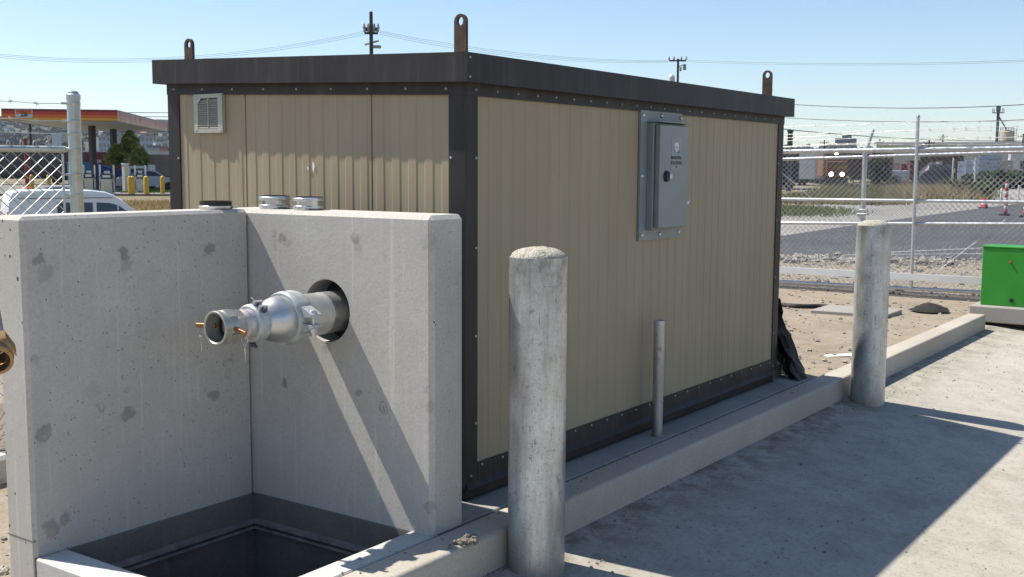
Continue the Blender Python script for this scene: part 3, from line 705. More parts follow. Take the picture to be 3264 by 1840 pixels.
bollard(-.6165, -.8485, 'near weathered galvanised bollard with domed concrete cap beside the vault', .046, .03)
bollard(3.4416, -.90, 'far weathered galvanised bollard with domed concrete cap before the gate')
P = gp(*dp(1653,1096), 0); cn = thing('conduit_stub', 'thin galvanised pipe stub standing on the slab by the tan wall', 'pipe', P)
b = MB(); b.lathe([(.029,0),(.029,.636),(.0255,.638),(.0245,.60)], P, 2, 28, cap=False); b.build('pipe_post', m_post, cn, smooth=30)
b = MB(); b.lathe([(.0245,.60),(.001,.601)], P, 2, 20); b.build('pipe_interior', m_black, cn)

# ------------------------------------------------------------------ debris
def rockmesh(b, p, s, rg_, m=0):
    vs = []
    for i in range(4):
        a = -math.pi/2+math.pi*(i+.5)/4
        for k in range(6):
            q = k*math.pi/3+i*.4; d = Vector((math.cos(q)*math.cos(a), math.sin(q)*math.cos(a), math.sin(a)*.7)); vs.append(Vector(p)+d*s*rg_.uniform(.7,1.15))
    fs = []
    for i in range(3):
        for k in range(6): fs.append((i*6+k, i*6+(k+1)%6, (i+1)*6+(k+1)%6, (i+1)*6+k))
    fs += [tuple(range(5,-1,-1)), tuple(range(18,24))]; b.add(vs, fs, m)
m_stone = simple('stone', (.30,.27,.23), .9, 0, .45, 2.5); m_crumb = simple('crumb', (.27,.245,.2), .95, 0, .4, 4.)
b = MB(); rg_ = random.Random(3)
for _ in range(700):
    x = rg_.uniform(-1.3, 7.5); y = -.76-abs(rg_.gauss(0, .75)) if rg_.random() < .75 else rg_.uniform(-3,-.8)
    if y < -3: continue
    s = .002+.007*rg_.random()**4; rockmesh(b, (x, y, apz(y)+s*.4), s, rg_)
for cx, cy, n, sp in ((.55,-1.62,26,.16),(.2,-.86,40,.12),(1.2,-.84,36,.22),(2.9,-.83,40,.18),(-.35,-1.02,16,.06),(2.2,-.82,26,.3),(4.2,-1.2,10,.4)):
    for _ in range(n):
        x, y = cx+rg_.gauss(0,sp), min(-.765, cy+rg_.gauss(0,sp*.45)); s = .002+.008*rg_.random()**3; rockmesh(b, (x, y, apz(y)+s*.4), s, rg_)
for _ in range(150):
    x = rg_.uniform(-1.7, 3.1); y = kj+rg_.gauss(-.02, .035)
    if -1 < x < -.73 and y > kj: continue
    s = .0025+.005*rg_.random()**2; rockmesh(b, (x, y, s*.4), s, rg_)
tag(b.build('gravel_crumbs', m_crumb), 'crumbs of dirt and gravel scattered over apron and kerb', 'gravel', kind='stuff')
b = MB(); rg_ = random.Random(5)
for _ in range(2600):
    x = rg_.uniform(3.3, 15); y = rg_.uniform(-.55, 6)
    if y > (x-3)*.62+.3: continue
    if 8.0 < x < 9.2 and y < -.4: continue
    s = .006+.022*rg_.random()**3
    if x > 10.5: s *= 1.6
    rockmesh(b, (x, y, hgt(x, y)+s*.25), s, rg_)
for _ in range(420):
    t_ = rg_.random(); x = 14.2+2.0*t_+rg_.gauss(-.5,.4); y = 5.2-3.9*t_+rg_.gauss(0,.35); s = .03+.09*rg_.random()**2.5; rockmesh(b, (x, y, hgt(x,y)+s*.25), s, rg_)
for _ in range(500):
    x = rg_.uniform(-2, 1); y = rg_.uniform(.7, 4); s = .008+.02*rg_.random()**2; rockmesh(b, (x, y, hgt(x,y)+s*.25), s, rg_)
tag(b.build('loose_stones', m_stone), 'pale stones strewn over the bare dirt around the yard', 'stones', kind='stuff')
ZZ = lambda x, y: (800+x*.4133, 1240+y*.4133)
b = MB(); rg_ = random.Random(11); P = gp(*ZZ(1650,1190), 0)
for _ in range(26): rockmesh(b, P+Vector((rg_.gauss(0,.022), rg_.gauss(0,.012), .008+abs(rg_.gauss(0,.008)))), rg_.uniform(.009,.018), rg_)
for _ in range(14): rockmesh(b, P+Vector((rg_.gauss(-.02,.05), rg_.gauss(.01,.02), .003)), rg_.uniform(.003,.007), rg_)
tag(b.build('dirt_clod', simple('clod', (.22,.2,.155), .95, 0, .3, 60.)), 'grey clod of dirt on the kerb top by the vault wall', 'dirt clod')
# things on the dirt beyond the shelter
m_lid = concrete('lid_concrete', (.33,.31,.28), holes=.3, streak=0)
b = MB(); q = [(7.237,.93),(7.30,.14),(7.86,.14),(7.84,.93)]; b.add([(x,y,z) for z in (-.12,-.038) for x,y in q], [(3,2,1,0),(4,5,6,7),(0,1,5,4),(1,2,6,5),(2,3,7,6),(3,0,4,7)])
tag(b.build('vault_lid', m_lid, bevel=.008), 'flat grey square concrete lid lying on the dirt', 'concrete lid')
b = MB(); P1, P2 = gp(*(2400+835*.2755, 850+1055*.2755), -.05), gp(*(2400+1180*.2755, 850+1040*.2755), -.05)
d = (P2-P1).normalized(); n_ = Vector((-d.y, d.x, 0))*.055; vs = [P1+n_*.3, P1-n_, P2-n_, P2+n_, P1+n_+d*.05]
b.add([v+Vector((0,0,-.01)) for v in vs]+[v+Vector((0,0,.018)) for v in vs], [(0,1,2,3,4),(9,8,7,6,5)]+[(i,(i+1)%5,5+(i+1)%5,5+i) for i in range(5)])
tag(b.build('white_board', simple('pale_wood', (.68,.64,.54), .7, 0, .12, 8.)), 'broken off-white board lying on dirt inside the kerb', 'board')
b = MB(); pts = []
for i, t_ in enumerate(np.linspace(0, 1, 26)):
    p = gp(2495+t_*240, 967+t_*12+3*math.sin(t_*9), -.055); p.z = hgt(p.x, p.y)+.02; pts.append(p)
b.tube(pts, .03, 8); tag(b.build('black_hose', m_rubber, smooth=60), 'black hose lying across the dirt behind the far bollard', 'hose')
b = MB(); rg_ = random.Random(21); c = Vector((8.33,-.02,-.05)); m_ = 14; rings = []
for k in range(6):
    f_ = k/5; rings.append([c+Vector((math.cos(a)*.23*(1-f_)**.7*(1+.3*noise.noise(Vector((math.cos(a)*2,math.sin(a)*2,k)))), math.sin(a)*.2*(1-f_)**.7*(1+.4*noise.noise(Vector((math.cos(a)*2+5,math.sin(a)*2,k)))), .085*f_**.8-.03)) for a in np.linspace(0,2*math.pi,m_,endpoint=False)])
b.ring(rings); tag(b.build('soil_heap', simple('dark_soil', (.02,.018,.017), .95, 0, .4, 14., .02, 20.), smooth=50), 'small black heap of damp soil by the green cabinet', 'soil heap')
# green cabinet on its pad
GX, GY0 = 8.08, -.60
gc = thing('green_cabinet', 'bright green metal utility cabinet on a concrete pad', 'utility cabinet', (GX+.5, GY0-.45, 0))
def green_mat():
    t = NT('green_paint'); p = t.pos(); n = t.noise(p, 5., 4); return t.fin(t.mix(t.mr(n, .3, .7), (.025,.235,.02), (.03,.28,.026)), .4, 0, t.noise(p, 120., 3), .0006, .5, .5)
m_green = green_mat()
MB().box(GX, GX+.36, GY0-1.0, GY0, .052, .655).build('body', m_green, gc, bevel=.004)
MB().box(GX-.008, GX+.368, GY0-1.008, GY0+.008, .657, .672).build('lid', m_green, gc, bevel=.003)
b = MB(); b.lathe([(.012,0),(.012,-.018),(.006,-.02)], (GX, -.875, .513), 0, 12); b.build('hinge_pin', simple('red_pin', (.4,.06,.04), .5), gc)
b = MB(); b.lathe([(.022,0),(.022,-.006),(.008,-.008)], (GX, -.903, .116), 0, 16); b.build('lock', m_black, gc)
b = MB().box(GX-.10, GX+.5, GY0-1.15, GY0+.09, -.12, .05); b.build('pad', m_lid, gc, bevel=.012)
# black plastic sheeting slumped against the shelter's far end, with a tan block
b = MB(); rg_ = random.Random(9)
prof = [(.56,.0),(.47,.035),(.44,.0),(.35,.045),(.30,.085),(.20,.13),(.145,.155),(.067,.19),(.0,.235)]
ring_ = []
for i, (z, o_) in enumerate(prof):
    row = []
    for k in range(15):
        t_ = k/14; y = -.31-o_-.05*noise.noise(Vector((t_*6, z*9, 2))); x = 3.06+t_*.42
        row.append(Vector((x+.06*noise.noise(Vector((z*12, t_*9, 5)))+.03*noise.noise(Vector((z*30, t_*22, 5))), y+.55*max(0, t_-.35)**1.6+.07*noise.noise(Vector((t_*11, z*14, 7)))+.03*noise.noise(Vector((t_*26, z*30, 7))), z+.02*noise.noise(Vector((t_*7, z*6, 1)))-.04*t_)))
    ring_.append(row)
vs = [p for r_ in ring_ for p in r_]; fs = [(i*15+k, i*15+k+1, (i+1)*15+k+1, (i+1)*15+k) for i in range(len(prof)-1) for k in range(14)]
back = [p+Vector((.02,.06,-.004)) for p in vs]; nv = len(vs)
b.add(vs+back, fs+[tuple(nv+i for i in reversed(f)) for f in fs]+[(k, nv+k, nv+k+1, k+1) for k in range(14)])
tag(b.build('plastic_sheeting', simple('black_plastic', (.012,.012,.013), .55, 0, .6, 9., .05, 12.), smooth=30), 'crumpled black plastic sheeting slumped against the far end of the shelter', 'plastic sheeting')
MB().box(3.06,3.20,-.36,-.25,-.03,.085).build('brick', simple('tan_block', (.34,.25,.18), .9, 0, .2, 12.)); tag(bpy.data.objects['brick'], 'tan block at the slab corner under the black plastic', 'block')

# ------------------------------------------------------------------ fences
def chain(b, O, U, N, wid, z0, z1, s=.0716, r=.0019, ztop=None):
    a = s/2; nw = int(wid/a); nseg = int((z1-z0)/a)
    for i in range(nw):
        pts = []
        for j in range(nseg+1):
            k = (i+j) % 2; uu = (i+k)*a; pts.append(O+U*uu+N*(.0045 if k else -.0045)*(1 if i % 1 == 0 else -1)+Vector((0,0,z0+j*a)))
        vs = []
        for p in pts: vs += [p+N*r, p+U*r*1.35, p-N*r, p-U*r*1.35]
        fs = []
        for j in range(len(pts)-1):
            for q in range(4): fs.append((4*j+q, 4*j+(q+1)%4, 4*j+4+(q+1)%4, 4*j+4+q))
        b.add(vs, fs)
def barbed(b, P, Q, sag, rg_, r=.0023):
    L = (Q-P).length; n = max(6, int(L/.14)); pts = [P.lerp(Q, i/n)+Vector((rg_.gauss(0,.003), rg_.gauss(0,.003), -sag*4*(i/n)*(1-i/n)+rg_.gauss(0,.003))) for i in range(n+1)]
    b.tube(pts, r, 5)
    for i in range(1, n):
        for _ in range(2):
            d = Vector((rg_.gauss(0,1), rg_.gauss(0,.6), rg_.gauss(0,1))).normalized()*.02; b.tube([pts[i]-d, pts[i]+d], r*.8, 4)
        t_ = (pts[i+1 if i < n else i]-pts[i-1]).normalized()*.012; b.tube([pts[i]-t_, pts[i]+t_], r*1.9, 5)
# sliding gate, plane x = XA, along y
XA, ya, yb_ = 9.85, 4.6, -2.8
gt = thing('sliding_gate', 'long galvanised chain-link sliding gate panel with white channel near its foot', 'gate', (XA, .6, -.09))
def rail(name, x, z1, z2, r, mat=m_fence, parent=None):  # z at y=2.33 and y=-.61
    f = lambda y: z1+(z2-z1)*(2.33-y)/2.94
    b = MB(); b.tube([(x, ya, f(ya)), (x, yb_, f(yb_))], r, 14); return b.build(name, mat, parent, smooth=40)
rail('top_rail', XA, 1.692, 1.717, .031, parent=gt); rail('middle_rail', XA, 1.066, 1.090, .021, parent=gt); rail('middle_rail', XA, .750, .832, .020, parent=gt); rail('bottom_rail', XA, -.032, .003, .024, parent=gt)
b = MB(); f0 = lambda y: .130+.013*(2.33-y)/2.94
b.add([(x, y, f0(y)+dz) for y in (ya, yb_) for x, dz in ((XA-.055,-.042),(XA-.015,-.042),(XA-.015,.042),(XA-.055,.042))], [(0,1,2,3),(7,6,5,4),(0,4,5,1),(1,5,6,2),(2,6,7,3),(3,7,4,0)])
b.build('channel_beam', simple('white_galvanised', (.7,.7,.69), .4, .3, .08), gt)
for y in (.60, 4.2, -2.5):
    b = MB(); b.tube([(XA-.03, y, .0), (XA-.03, y+.005, 2.10)], .0215, 14); b.lathe([(.024,2.09),(.024,2.115),(.012,2.13)], (XA-.03, y+.005, 0), 2, 14); b.build('upright', m_fence, gt, smooth=40)
for (y0, z0, y1, z1) in ((.36,.175,-.64,1.05),(2.33,1.42,1.30,.585),(-.64,1.05,-1.2,1.54),(3.0,1.66,2.33,1.42),(1.3,.585,.85,.2)):
    if abs(y0-y1) < .2: continue
for (y0, z0, y1, z1) in ((.36,.175,-1.3,1.63),(2.68,1.68,.82,.2)):
    b = MB(); b.tube([(XA+.02,y0,z0),(XA+.02,y1,z1)], .0055, 6); b.build('truss_rod', m_fence, gt)
b = MB(); chain(b, Vector((XA+.028, yb_, 0)), Vector((0,1,0)), Vector((1,0,0)), ya-yb_, -.085, 1.80); b.build('chain_link', m_wire, gt, smooth=None)
rg_ = random.Random(31)
for z0, z1 in ((2.033,2.055),(1.89,1.99),(1.775,1.862)):
    b = MB(); f = lambda y: z0+(z1-z0)*(2.33-y)/2.94
    for y0, y1 in ((4.2,.60),(.60,-2.5)): barbed(b, Vector((XA-.05,y0,f(y0))), Vector((XA-.05,y1,f(y1))), .02, rg_)
    b.build('barbed_wire', m_barb, gt)
# fixed fence right behind it
XB = 10.2
fb = thing('chain_link_fence', 'galvanised chain-link fence behind the sliding gate with an angled barbed-wire arm', 'fence', (XB, 1.36, -.1), 0, 'chain-link fences around the yard')
rail('top_rail', XB, 1.598, 1.681, .022, parent=fb)
b = MB(); b.tube([(XB,1.356,-.15),(XB,1.36,1.69)], .0305, 16); b.build('post', m_fence, fb, smooth=40)
b = MB(); b.lathe([(.034,1.66),(.034,1.71),(.02,1.735),(.004,1.74)], (XB,1.36,0), 2, 16); b.build('post_cap', m_fence, fb, smooth=40)
b = MB(); b.tube([(XB,1.345,1.71),(XB,1.264,1.975)], [.022,.019], 4); b.build('barb_arm', m_fence, fb)
b = MB(); b.box(XB-.05, XB+.05, 1.29, 1.43, .875, .895); b.box(XB-.045, XB-.03, 1.31, 1.41, .83, .95); b.build('guide_bracket', m_fence, fb, bevel=.005)
b = MB(); chain(b, Vector((XB+.03, yb_, 0)), Vector((0,1,0)), Vector((1,0,0)), ya-yb_, -.1, 1.72); b.build('chain_link', m_wire, fb)
for k, (z, z2) in enumerate(((1.96,1.99),(1.87,1.91),(1.79,1.82))):
    b = MB(); barbed(b, Vector((XB,4.4,z-.03)), Vector((XB,1.27+.025*k,z)), .02, rg_); barbed(b, Vector((XB,1.27+.025*k,z)), Vector((XB,-2.6,z2)), .03, rg_); b.build('barbed_wire', m_barb, fb)
# left fence with its end post
PL = Vector((-.075, 3.061, 0)); UL = (Vector((-.443,3.288,0))-Vector((-.104,3.081,0))).normalized(); NL = Vector((-UL.y, UL.x, 0))
fl = thing('chain_link_fence', 'galvanised chain-link fence panel with thick end post at the left edge', 'fence', (PL.x, PL.y, -.1), 0, 'chain-link fences around the yard')
b = MB(); b.lathe([(.0405,-.15),(.0405,1.90)], PL, 2, 32); b.build('end_post', m_post if 0 else m_galv, fl, smooth=40)
b = MB(); b.lathe([(.0435,1.868),(.0435,1.90),(.036,1.905),(.03,1.918),(.012,1.926),(.001,1.927)], PL, 2, 32); b.build('post_cap', m_galv, fl, smooth=30)
b = MB(); b.tube([PL+UL*.06+Vector((0,0,1.558)), PL+UL*3+Vector((0,0,1.56))], .021, 18); b.tube([PL+UL*.03+Vector((0,0,1.556)), PL+UL*.065+Vector((0,0,1.558))], [.009,.021], 12); b.build('top_rail', m_galv, fl, smooth=40)
b = MB(); bb = PL+UL*.075; b.tube([bb+Vector((0,0,.1)), bb+Vector((0,0,1.53))], .0085, 4); b.build('tension_bar', m_galv, fl)
for z in (1.555, 1.735, 1.845, 1.655, 1.40, 1.27):
    b = MB(); b.lathe([(.042,z-.010),(.0425,z-.009),(.0425,z+.009),(.042,z+.010)], PL, 2, 28, cap=False); b.tube([PL+UL*.04+Vector((0,0,z)), PL+UL*.072+Vector((0,0,z))], .007, 8); b.build('brace_band', m_galv, fl, smooth=40)
for k in range(8):
    b = MB(); p = PL+UL*(.16+k*.075)+Vector((0,0,1.582)); b.tube([p+UL*.009*math.cos(a)+Vector((0,0,.010+.016*math.sin(a))) for a in np.linspace(-.6, 3.7, 10)], .0026, 6); b.build('wire_loop', m_wire, fl)
for dd in (.085,.125):
    b = MB(); p = PL+UL*dd+Vector((0,0,1.558)); b.tube([p+NL*.0225*math.cos(a)+Vector((0,0,.0225*math.sin(a))) for a in np.linspace(0,6.28,16)], .0022, 5); b.build('tie_wire', m_wire, fl)
b = MB(); chain(b, PL+UL*.075+NL*-.0, UL, NL, 2.4, -.02, 1.575, .0745, .0029); b.build('chain_link', m_wire, fl)
for z, s_ in ((1.845,.004),(1.735,.003),(1.655,.004)):
    b = MB(); barbed(b, PL+UL*.07+Vector((0,0,z)), PL+UL*3+Vector((0,0,z+.05)), s_, rg_, .0024); b.build('barbed_wire', m_galv, fl)


# ------------------------------------------------------------------ van beyond the left fence
m_van = simple('van_white', (.62,.66,.70), .25, 0, .03, 2., spec=.6); m_glass = simple('dark_glass', (.012,.016,.018), .06, 0, .2, 2., spec=.9)
def glassy(name, c): return simple(name, c, .08, 0, .2, 2., spec=.8)
m_tyre = simple('tyre', (.02,.02,.02), .85); m_rim = simple('rim', (.4,.4,.41), .35, .7); m_dark = simple('dark_plastic', (.03,.03,.033), .6)
m_red = simple('tail_red', (.35,.02,.02), .3)
def wheel(parent, c, r, wd, axv):
    M = Matrix.Translation(c) @ axv
    def lt(prof, name, mat, par):
        b = MB(); b.lathe(prof, (0,0,0), 1, 24); b.v = [tuple(M@Vector(v)) for v in b.v]; o = b.build(name, mat, None, origin=(0,0,0), smooth=35)
        return o
    ty = lt([(r*.62,-wd/2),(r*.95,-wd/2),(r,-wd*.35),(r,wd*.35),(r*.95,wd/2),(r*.62,wd/2)], 'wheel', m_tyre, parent); ri = lt([(r*.62,-wd*.4),(r*.6,wd*.42),(r*.2,wd*.46),(r*.1,wd*.5)], 'rim', m_rim, parent)
    for o in (ty,): o.data.transform(XF[parent.name].inverted()); o.parent = parent
    ri.data.transform(XF[parent.name].inverted()); ri.parent = ty
def van(P, rz):
    t = thing('white_van', 'white high-roof van parked beyond the left chain-link fence', 'van', P, rz)
    M = XF[t.name]
    # side profile, x forward, z up (length 4.6, height 2.0)
    prof = [(0,.42),(0,1.30),(.05,1.72),(.16,1.93),(.36,1.985),(1.4,2.0),(2.4,1.985),(2.8,1.93),(3.05,1.83),(3.27,1.68),(3.62,1.40),(3.95,1.12),(4.2,1.02),(4.48,.88),(4.58,.66),(4.56,.34),(4.3,.30),(.3,.30)]
    hw = lambda z: .90-(.0 if z < 1.05 else (z-1.05)*.13)
    b = MB(); n = len(prof)
    rows = []
    for f_ in (-1, -.90, -.5, .5, .90, 1):
        dz = 0 if abs(f_) < .95 else -.03
        rows.append([M@Vector((x, f_*hw(z), z+(dz if z > 1.6 else 0))) for x, z in prof])
    b.ring(rows, True, True); b.build('body', m_van, t, smooth=45)
    def sidewin(pts, name):
        for s_ in (-1, 1):
            b = MB(); vs = [M@Vector((x, s_*(hw(z)+.006), z)) for x, z in pts]; vi = [M@Vector((x, s_*(hw(z)-.02), z)) for x, z in pts]; n = len(pts)
            b.add(vs+vi, [tuple(range(n)), tuple(range(2*n-1, n-1, -1))]+[(i,(i+1)%n,n+(i+1)%n,n+i) for i in range(n)]); b.build(name, m_glass, t)
    sidewin([(1.38,1.15),(1.38,1.61),(2.40,1.60),(2.40,1.15)], 'side_window')
    sidewin([(2.52,1.10),(2.52,1.60),(2.90,1.58),(3.12,1.52),(3.12,1.10)], 'door_window'); sidewin([(3.17,1.10),(3.17,1.50),(3.62,1.16),(3.66,1.10)], 'quarter_window')
    b = MB(); b.add([M@Vector(p) for p in ((3.32,-.70,1.655),(3.32,.70,1.655),(3.93,.80,1.155),(3.93,-.80,1.155),(3.28,-.70,1.62),(3.28,.70,1.62),(3.89,.80,1.12),(3.89,-.80,1.12))], [(0,1,2,3),(7,6,5,4),(0,4,5,1),(2,6,7,3)]); b.build('windscreen', m_glass, t)
    for s_ in (-1, 1):
        b = MB(); 
        for x in (1.36, 2.38, 3.08): b.box(x-.006, x+.006, s_*.905-.004, s_*.905+.004, .45, 1.02)
        b.box(.3, 3.0, s_*.868-.006, s_*.868+.006, 1.735, 1.755)
        b.v = [tuple(M@Vector(v)) for v in b.v]; b.build('door_seam', m_dark, t)
        for x in (.85, 3.55): wheel(t, M@Vector((x, s_*.80, .33)), .33, .2, Matrix.Rotation(rz+(math.pi if s_ < 0 else 0), 4, 'Z'))
        b = MB(); b.box(-.012, .03, s_*.78-.06, s_*.78+.06, .85, 1.35); b.v = [tuple(M@Vector(v)) for v in b.v]; b.build('tail_light', m_red, t)
        b = MB(); b.box(3.10, 3.26, s_*1.0-.09, s_*1.0+.09, 1.12, 1.34); b.v = [tuple(M@Vector(v)) for v in b.v]; b.build('mirror', m_dark, t, bevel=.03)
    return t
D = 37.
A = at(10*1.267, 520*1.267, D); Bq = at(300*1.267, 540*1.267, D*1.015); dv = Vector((Bq.x-A.x, Bq.y-A.y)); 
van((A.x, A.y, -1.25), math.atan2(dv.y, dv.x))

# ------------------------------------------------------------------ fuel station on the left
m_white = simple('white_paint', (.62,.62,.60), .5, 0, .06); m_cream = simple('cream_paint', (.5,.46,.36), .55, 0, .12); m_soff = simple('soffit', (.50,.47,.40), .7, 0, .12, .6)
m_dkbr = simple('column_brown', (.025,.018,.018), .6); m_yel = simple('bollard_yellow', (.55,.33,.03), .55, 0, .15, 6.)
cols = [(.20,.012,.02),(.45,.045,.02),(.55,.14,.018),(.62,.30,.02),(.10,.02,.02)]
m_str = [simple('stripe_%s' % n_, c, .5, 0, .08, .5) for n_, c in zip(('crimson','red','orange','yellow','maroon'), cols)]
fade = [tuple(.55*a+.45*b_ for a, b_ in zip(c, (.42,.36,.36))) for c in cols]
m_fad = [simple('faded_%s' % n_, c, .5, 0, .25, .8) for n_, c in zip(('crimson','red','orange','yellow','maroon'), fade)]
cA, cB, cD = Vector((38.24,69.99,4.6)), Vector((43.61,64.55,4.6)), Vector((59.55,79.99,4.6)); cE = cA+cD-cB
can = thing('fuel_canopy', 'flat fuel station canopy banded red, orange and yellow on dark columns', 'canopy', (cB.x, cB.y, -.3))
zs = [4.6,4.64,4.80,5.01,5.22,5.40]; 
def band(P, Q, mats, name):
    d = (Q-P).normalized(); n_ = Vector((d.y, -d.x, 0))*.08; b = MB()
    for k in range(5):
        m = (4,3,2,1,0)[k]; q = [P-n_*0, Q-n_*0, Q-n_, P-n_]
        b.add([(v.x, v.y, z) for z in (zs[k], zs[k+1]-.0005) for v in q], [(3,2,1,0),(4,5,6,7),(0,1,5,4),(1,2,6,5),(2,3,7,6),(3,0,4,7)], m)
    return b.build(name, mats, can)
band(cA, cB, m_str, 'fascia'); band(cB, cD, m_fad, 'fascia'); band(cD, cE, m_str, 'fascia'); band(cE, cA, m_str, 'fascia')
b = MB(); ins = .1; ce = (cA+cD)/2; q = [p.lerp(ce, .012) for p in (cA, cB, cD, cE)]
b.add([(p.x,p.y,z) for z in (4.62,5.30) for p in q], [(3,2,1,0),(4,5,6,7),(0,1,5,4),(1,2,6,5),(2,3,7,6),(3,0,4,7)]); b.build('soffit', m_soff, can)
CZ_ = lambda x, y: (x*.27546, 280+y*.27548)
for (x, y) in ((1062, 440), (1310, 478)):
    p = gp(*CZ_(x, y), 4.62); b = MB(); b.box(p.x-.2, p.x+.2, p.y-.2, p.y+.2, -.3, 4.615); b.build('column', m_dkbr, can)
    o = MB().box(p.x-.26, p.x+.26, p.y-.26, p.y+.26, -.3, .35).build('column_base', m_dkbr, can)
# sign panel on the front band
d = (cB-cA).normalized(); n_ = Vector((d.y, -d.x, 0)); L = (cB-cA).length
def onband(f0_, f1_, z0, z1, off, mat, name, par=can):
    P, Q = cA+d*L*f0_+n_*(.0), cA+d*L*f1_+n_*(.0); b = MB(); q = [P+n_*.001, Q+n_*.001, Q+n_*off, P+n_*off]
    b.add([(v.x,v.y,z) for z in (z0,z1) for v in q], [(3,2,1,0),(4,5,6,7),(0,1,5,4),(1,2,6,5),(2,3,7,6),(3,0,4,7)]); return b.build(name, mat, par)
onband(.118, .268, 4.76, 5.33, .05, simple('sign_frame', (.5,.5,.5), .5), 'sign_panel'); onband(.126, .26, 5.19, 5.30, .06, m_str[1], 'sign_panel'); onband(.126, .26, 5.03, 5.19, .06, m_str[2], 'sign_panel'); onband(.126, .26, 4.79, 5.03, .06, simple('sign_white', (.5,.5,.5), .5), 'sign_panel')
MSg = lambda f_, z: Matrix.Translation(cA+d*L*f_+n_*.066+Vector((0,0,z-4.6))) @ Matrix(((d.x,0,n_.x),(d.y,0,n_.y),(0,1,0))).to_4x4()
text('APP', .27, m_ink, can, MSg(.193, 4.91), 'lettering', .002, .3, .014); text('PRIDE', .16, m_ink, can, MSg(.193, 5.105), 'lettering', .002, 0, .004)
# forecourt
m_fore = asphalt('forecourt', (.20,.19,.175))
fd = (cD-cB).normalized(); fn = (cA-cB).normalized()
o_ = Vector((cB.x, cB.y, 0)); q = [o_+fn*60-fd*11, o_-fn*45-fd*11, o_-fn*45+fd*34, o_+fn*60+fd*34]
sheet('forecourt', [(v.x, v.y) for v in q], -.285, m_fore)
b = MB(); P, Q = o_+fn*60-fd*11.1, o_-fn*45-fd*11.1; b.add([(v.x+w_.x, v.y+w_.y, z) for z in (-.6, -.20) for v, w_ in ((P, -fd*.2), (Q, -fd*.2), (Q, fd*0), (P, fd*0))], [(3,2,1,0),(4,5,6,7),(0,1,5,4),(1,2,6,5),(2,3,7,6),(3,0,4,7)]); struct(b.build('forecourt_kerb', simple('dark_kerb', (.05,.04,.035), .9)))
def fpx(x, y): return gp(280+x*280/1355, 380+y*300/1452, -.285)     # third zoom window
def pump(x0, x1, y, lab):
    P, Q = fpx(x0, y), fpx(x1, y); c = (P+Q)/2; wd = (Q-P).length; ang = math.atan2(Q.y-P.y, Q.x-P.x)
    t = thing('fuel_pump', lab, 'fuel pump', c, ang, 'fuel pumps under the canopy'); M = XF[t.name]
    def bx_(name, mat, *a, **k):
        b = MB().box(*a); b.v = [tuple(M@Vector(v)) for v in b.v]; return b.build(name, mat, t, **k)
    h = wd/2
    bx_('cabinet', m_cream, -h, h, -.25, .25, 0, .95, bevel=.02); bx_('display_head', m_dark, -h*.96, h*.96, -.24, .24, .95, 1.30, bevel=.02); bx_('price_screen', m_white, -h*.72, h*.72, -.262, -.235, 1.04, 1.2)
    bx_('top_sign', m_white, -h*.5, h*.5, -.1, .1, 1.30, 1.46)
    for s_ in (-1, 1):
        bx_('side_post', m_white, s_*(h+.10)-.045, s_*(h+.10)+.045, -.1, .1, 0, 1.85)
        b = MB(); xs2 = s_*(h+.05); b.tube([M@Vector(p) for p in ((xs2,-.15,1.2),(xs2+s_*.14,-.28,.9),(xs2+s_*.17,-.3,.35),(xs2+s_*.05,-.26,.12),(xs2-.02,-.26,.4),(xs2-.01,-.24,.8))], .022, 6); b.build('hose', m_black, t)
    return t
pump(222, 385, 1150, 'cream fuel pump between the two dark canopy columns'); pump(762, 872, 1135, 'cream fuel pump right of the tree trunk behind yellow bollards'); pump(-40, 92, 1125, 'cream fuel pump just left of the front canopy column'); 
pump(-190, -75, 1120, 'cream fuel pump partly hidden behind the fence post')
t = thing('pillar', 'plain cream pillar beside the fuel pump near the tree', 'pillar', fpx(590, 1130)); c = fpx(590,1130); MB().box(c.x-.17, c.x+.17, c.y-.17, c.y+.17, c.z, c.z+1.9).build('shaft', m_cream, t, bevel=.02); MB().box(c.x-.2, c.x+.2, c.y-.2, c.y+.2, c.z+1.9, c.z+1.98).build('cap', m_white, t)
def ybol(x, y, lab, h=1.15, r=.14):
    p = fpx(x, y); b = MB(); b.lathe([(r,0),(r,h-.12),(r*.85,h-.05),(r*.5,h-.01),(.01,h)], p, 2, 16); return tag(b.build('yellow_bollard', m_yel, smooth=50), lab, 'bollard', 'yellow guard bollards')
ybol(655, 1160, 'left one of the touching pair of yellow bollards under the tree'); ybol(697, 1160, 'right one of the touching pair of yellow bollards under the tree'); ybol(905, 1155, 'yellow bollard in front of the pump right of the tree', 1.15, .17); ybol(1155, 1150, 'lone yellow bollard nearest the shelter corner')
ybol(-860, 1110, 'yellow bollard at the far left behind the white van'); ybol(-600, 1105, 'yellow bollard by the red pole behind the white van')
def pole(name, P, h, r, mat, lab, cat='pole'):
    b = MB(); b.lathe([(r,-.1),(r*.9,h),(r*.3,h+.03)], P, 2, 10); return tag(b.build(name, mat, smooth=40), lab, cat)
pole('red_post', at(86*1.0, 560, 84)*1.0+Vector((0,0,0)) if 0 else Vector((*at(86, 560, 84)[:2], -.3)), 3.6, .14, simple('red_post', (.22,.012,.018), .5), 'dark red post behind the left chain-link fence', 'post')
pole('dark_post', Vector((*at(102, 560, 98)[:2], -.3)), 5.2, .1, m_dark, 'thin dark post right of the red post', 'post')

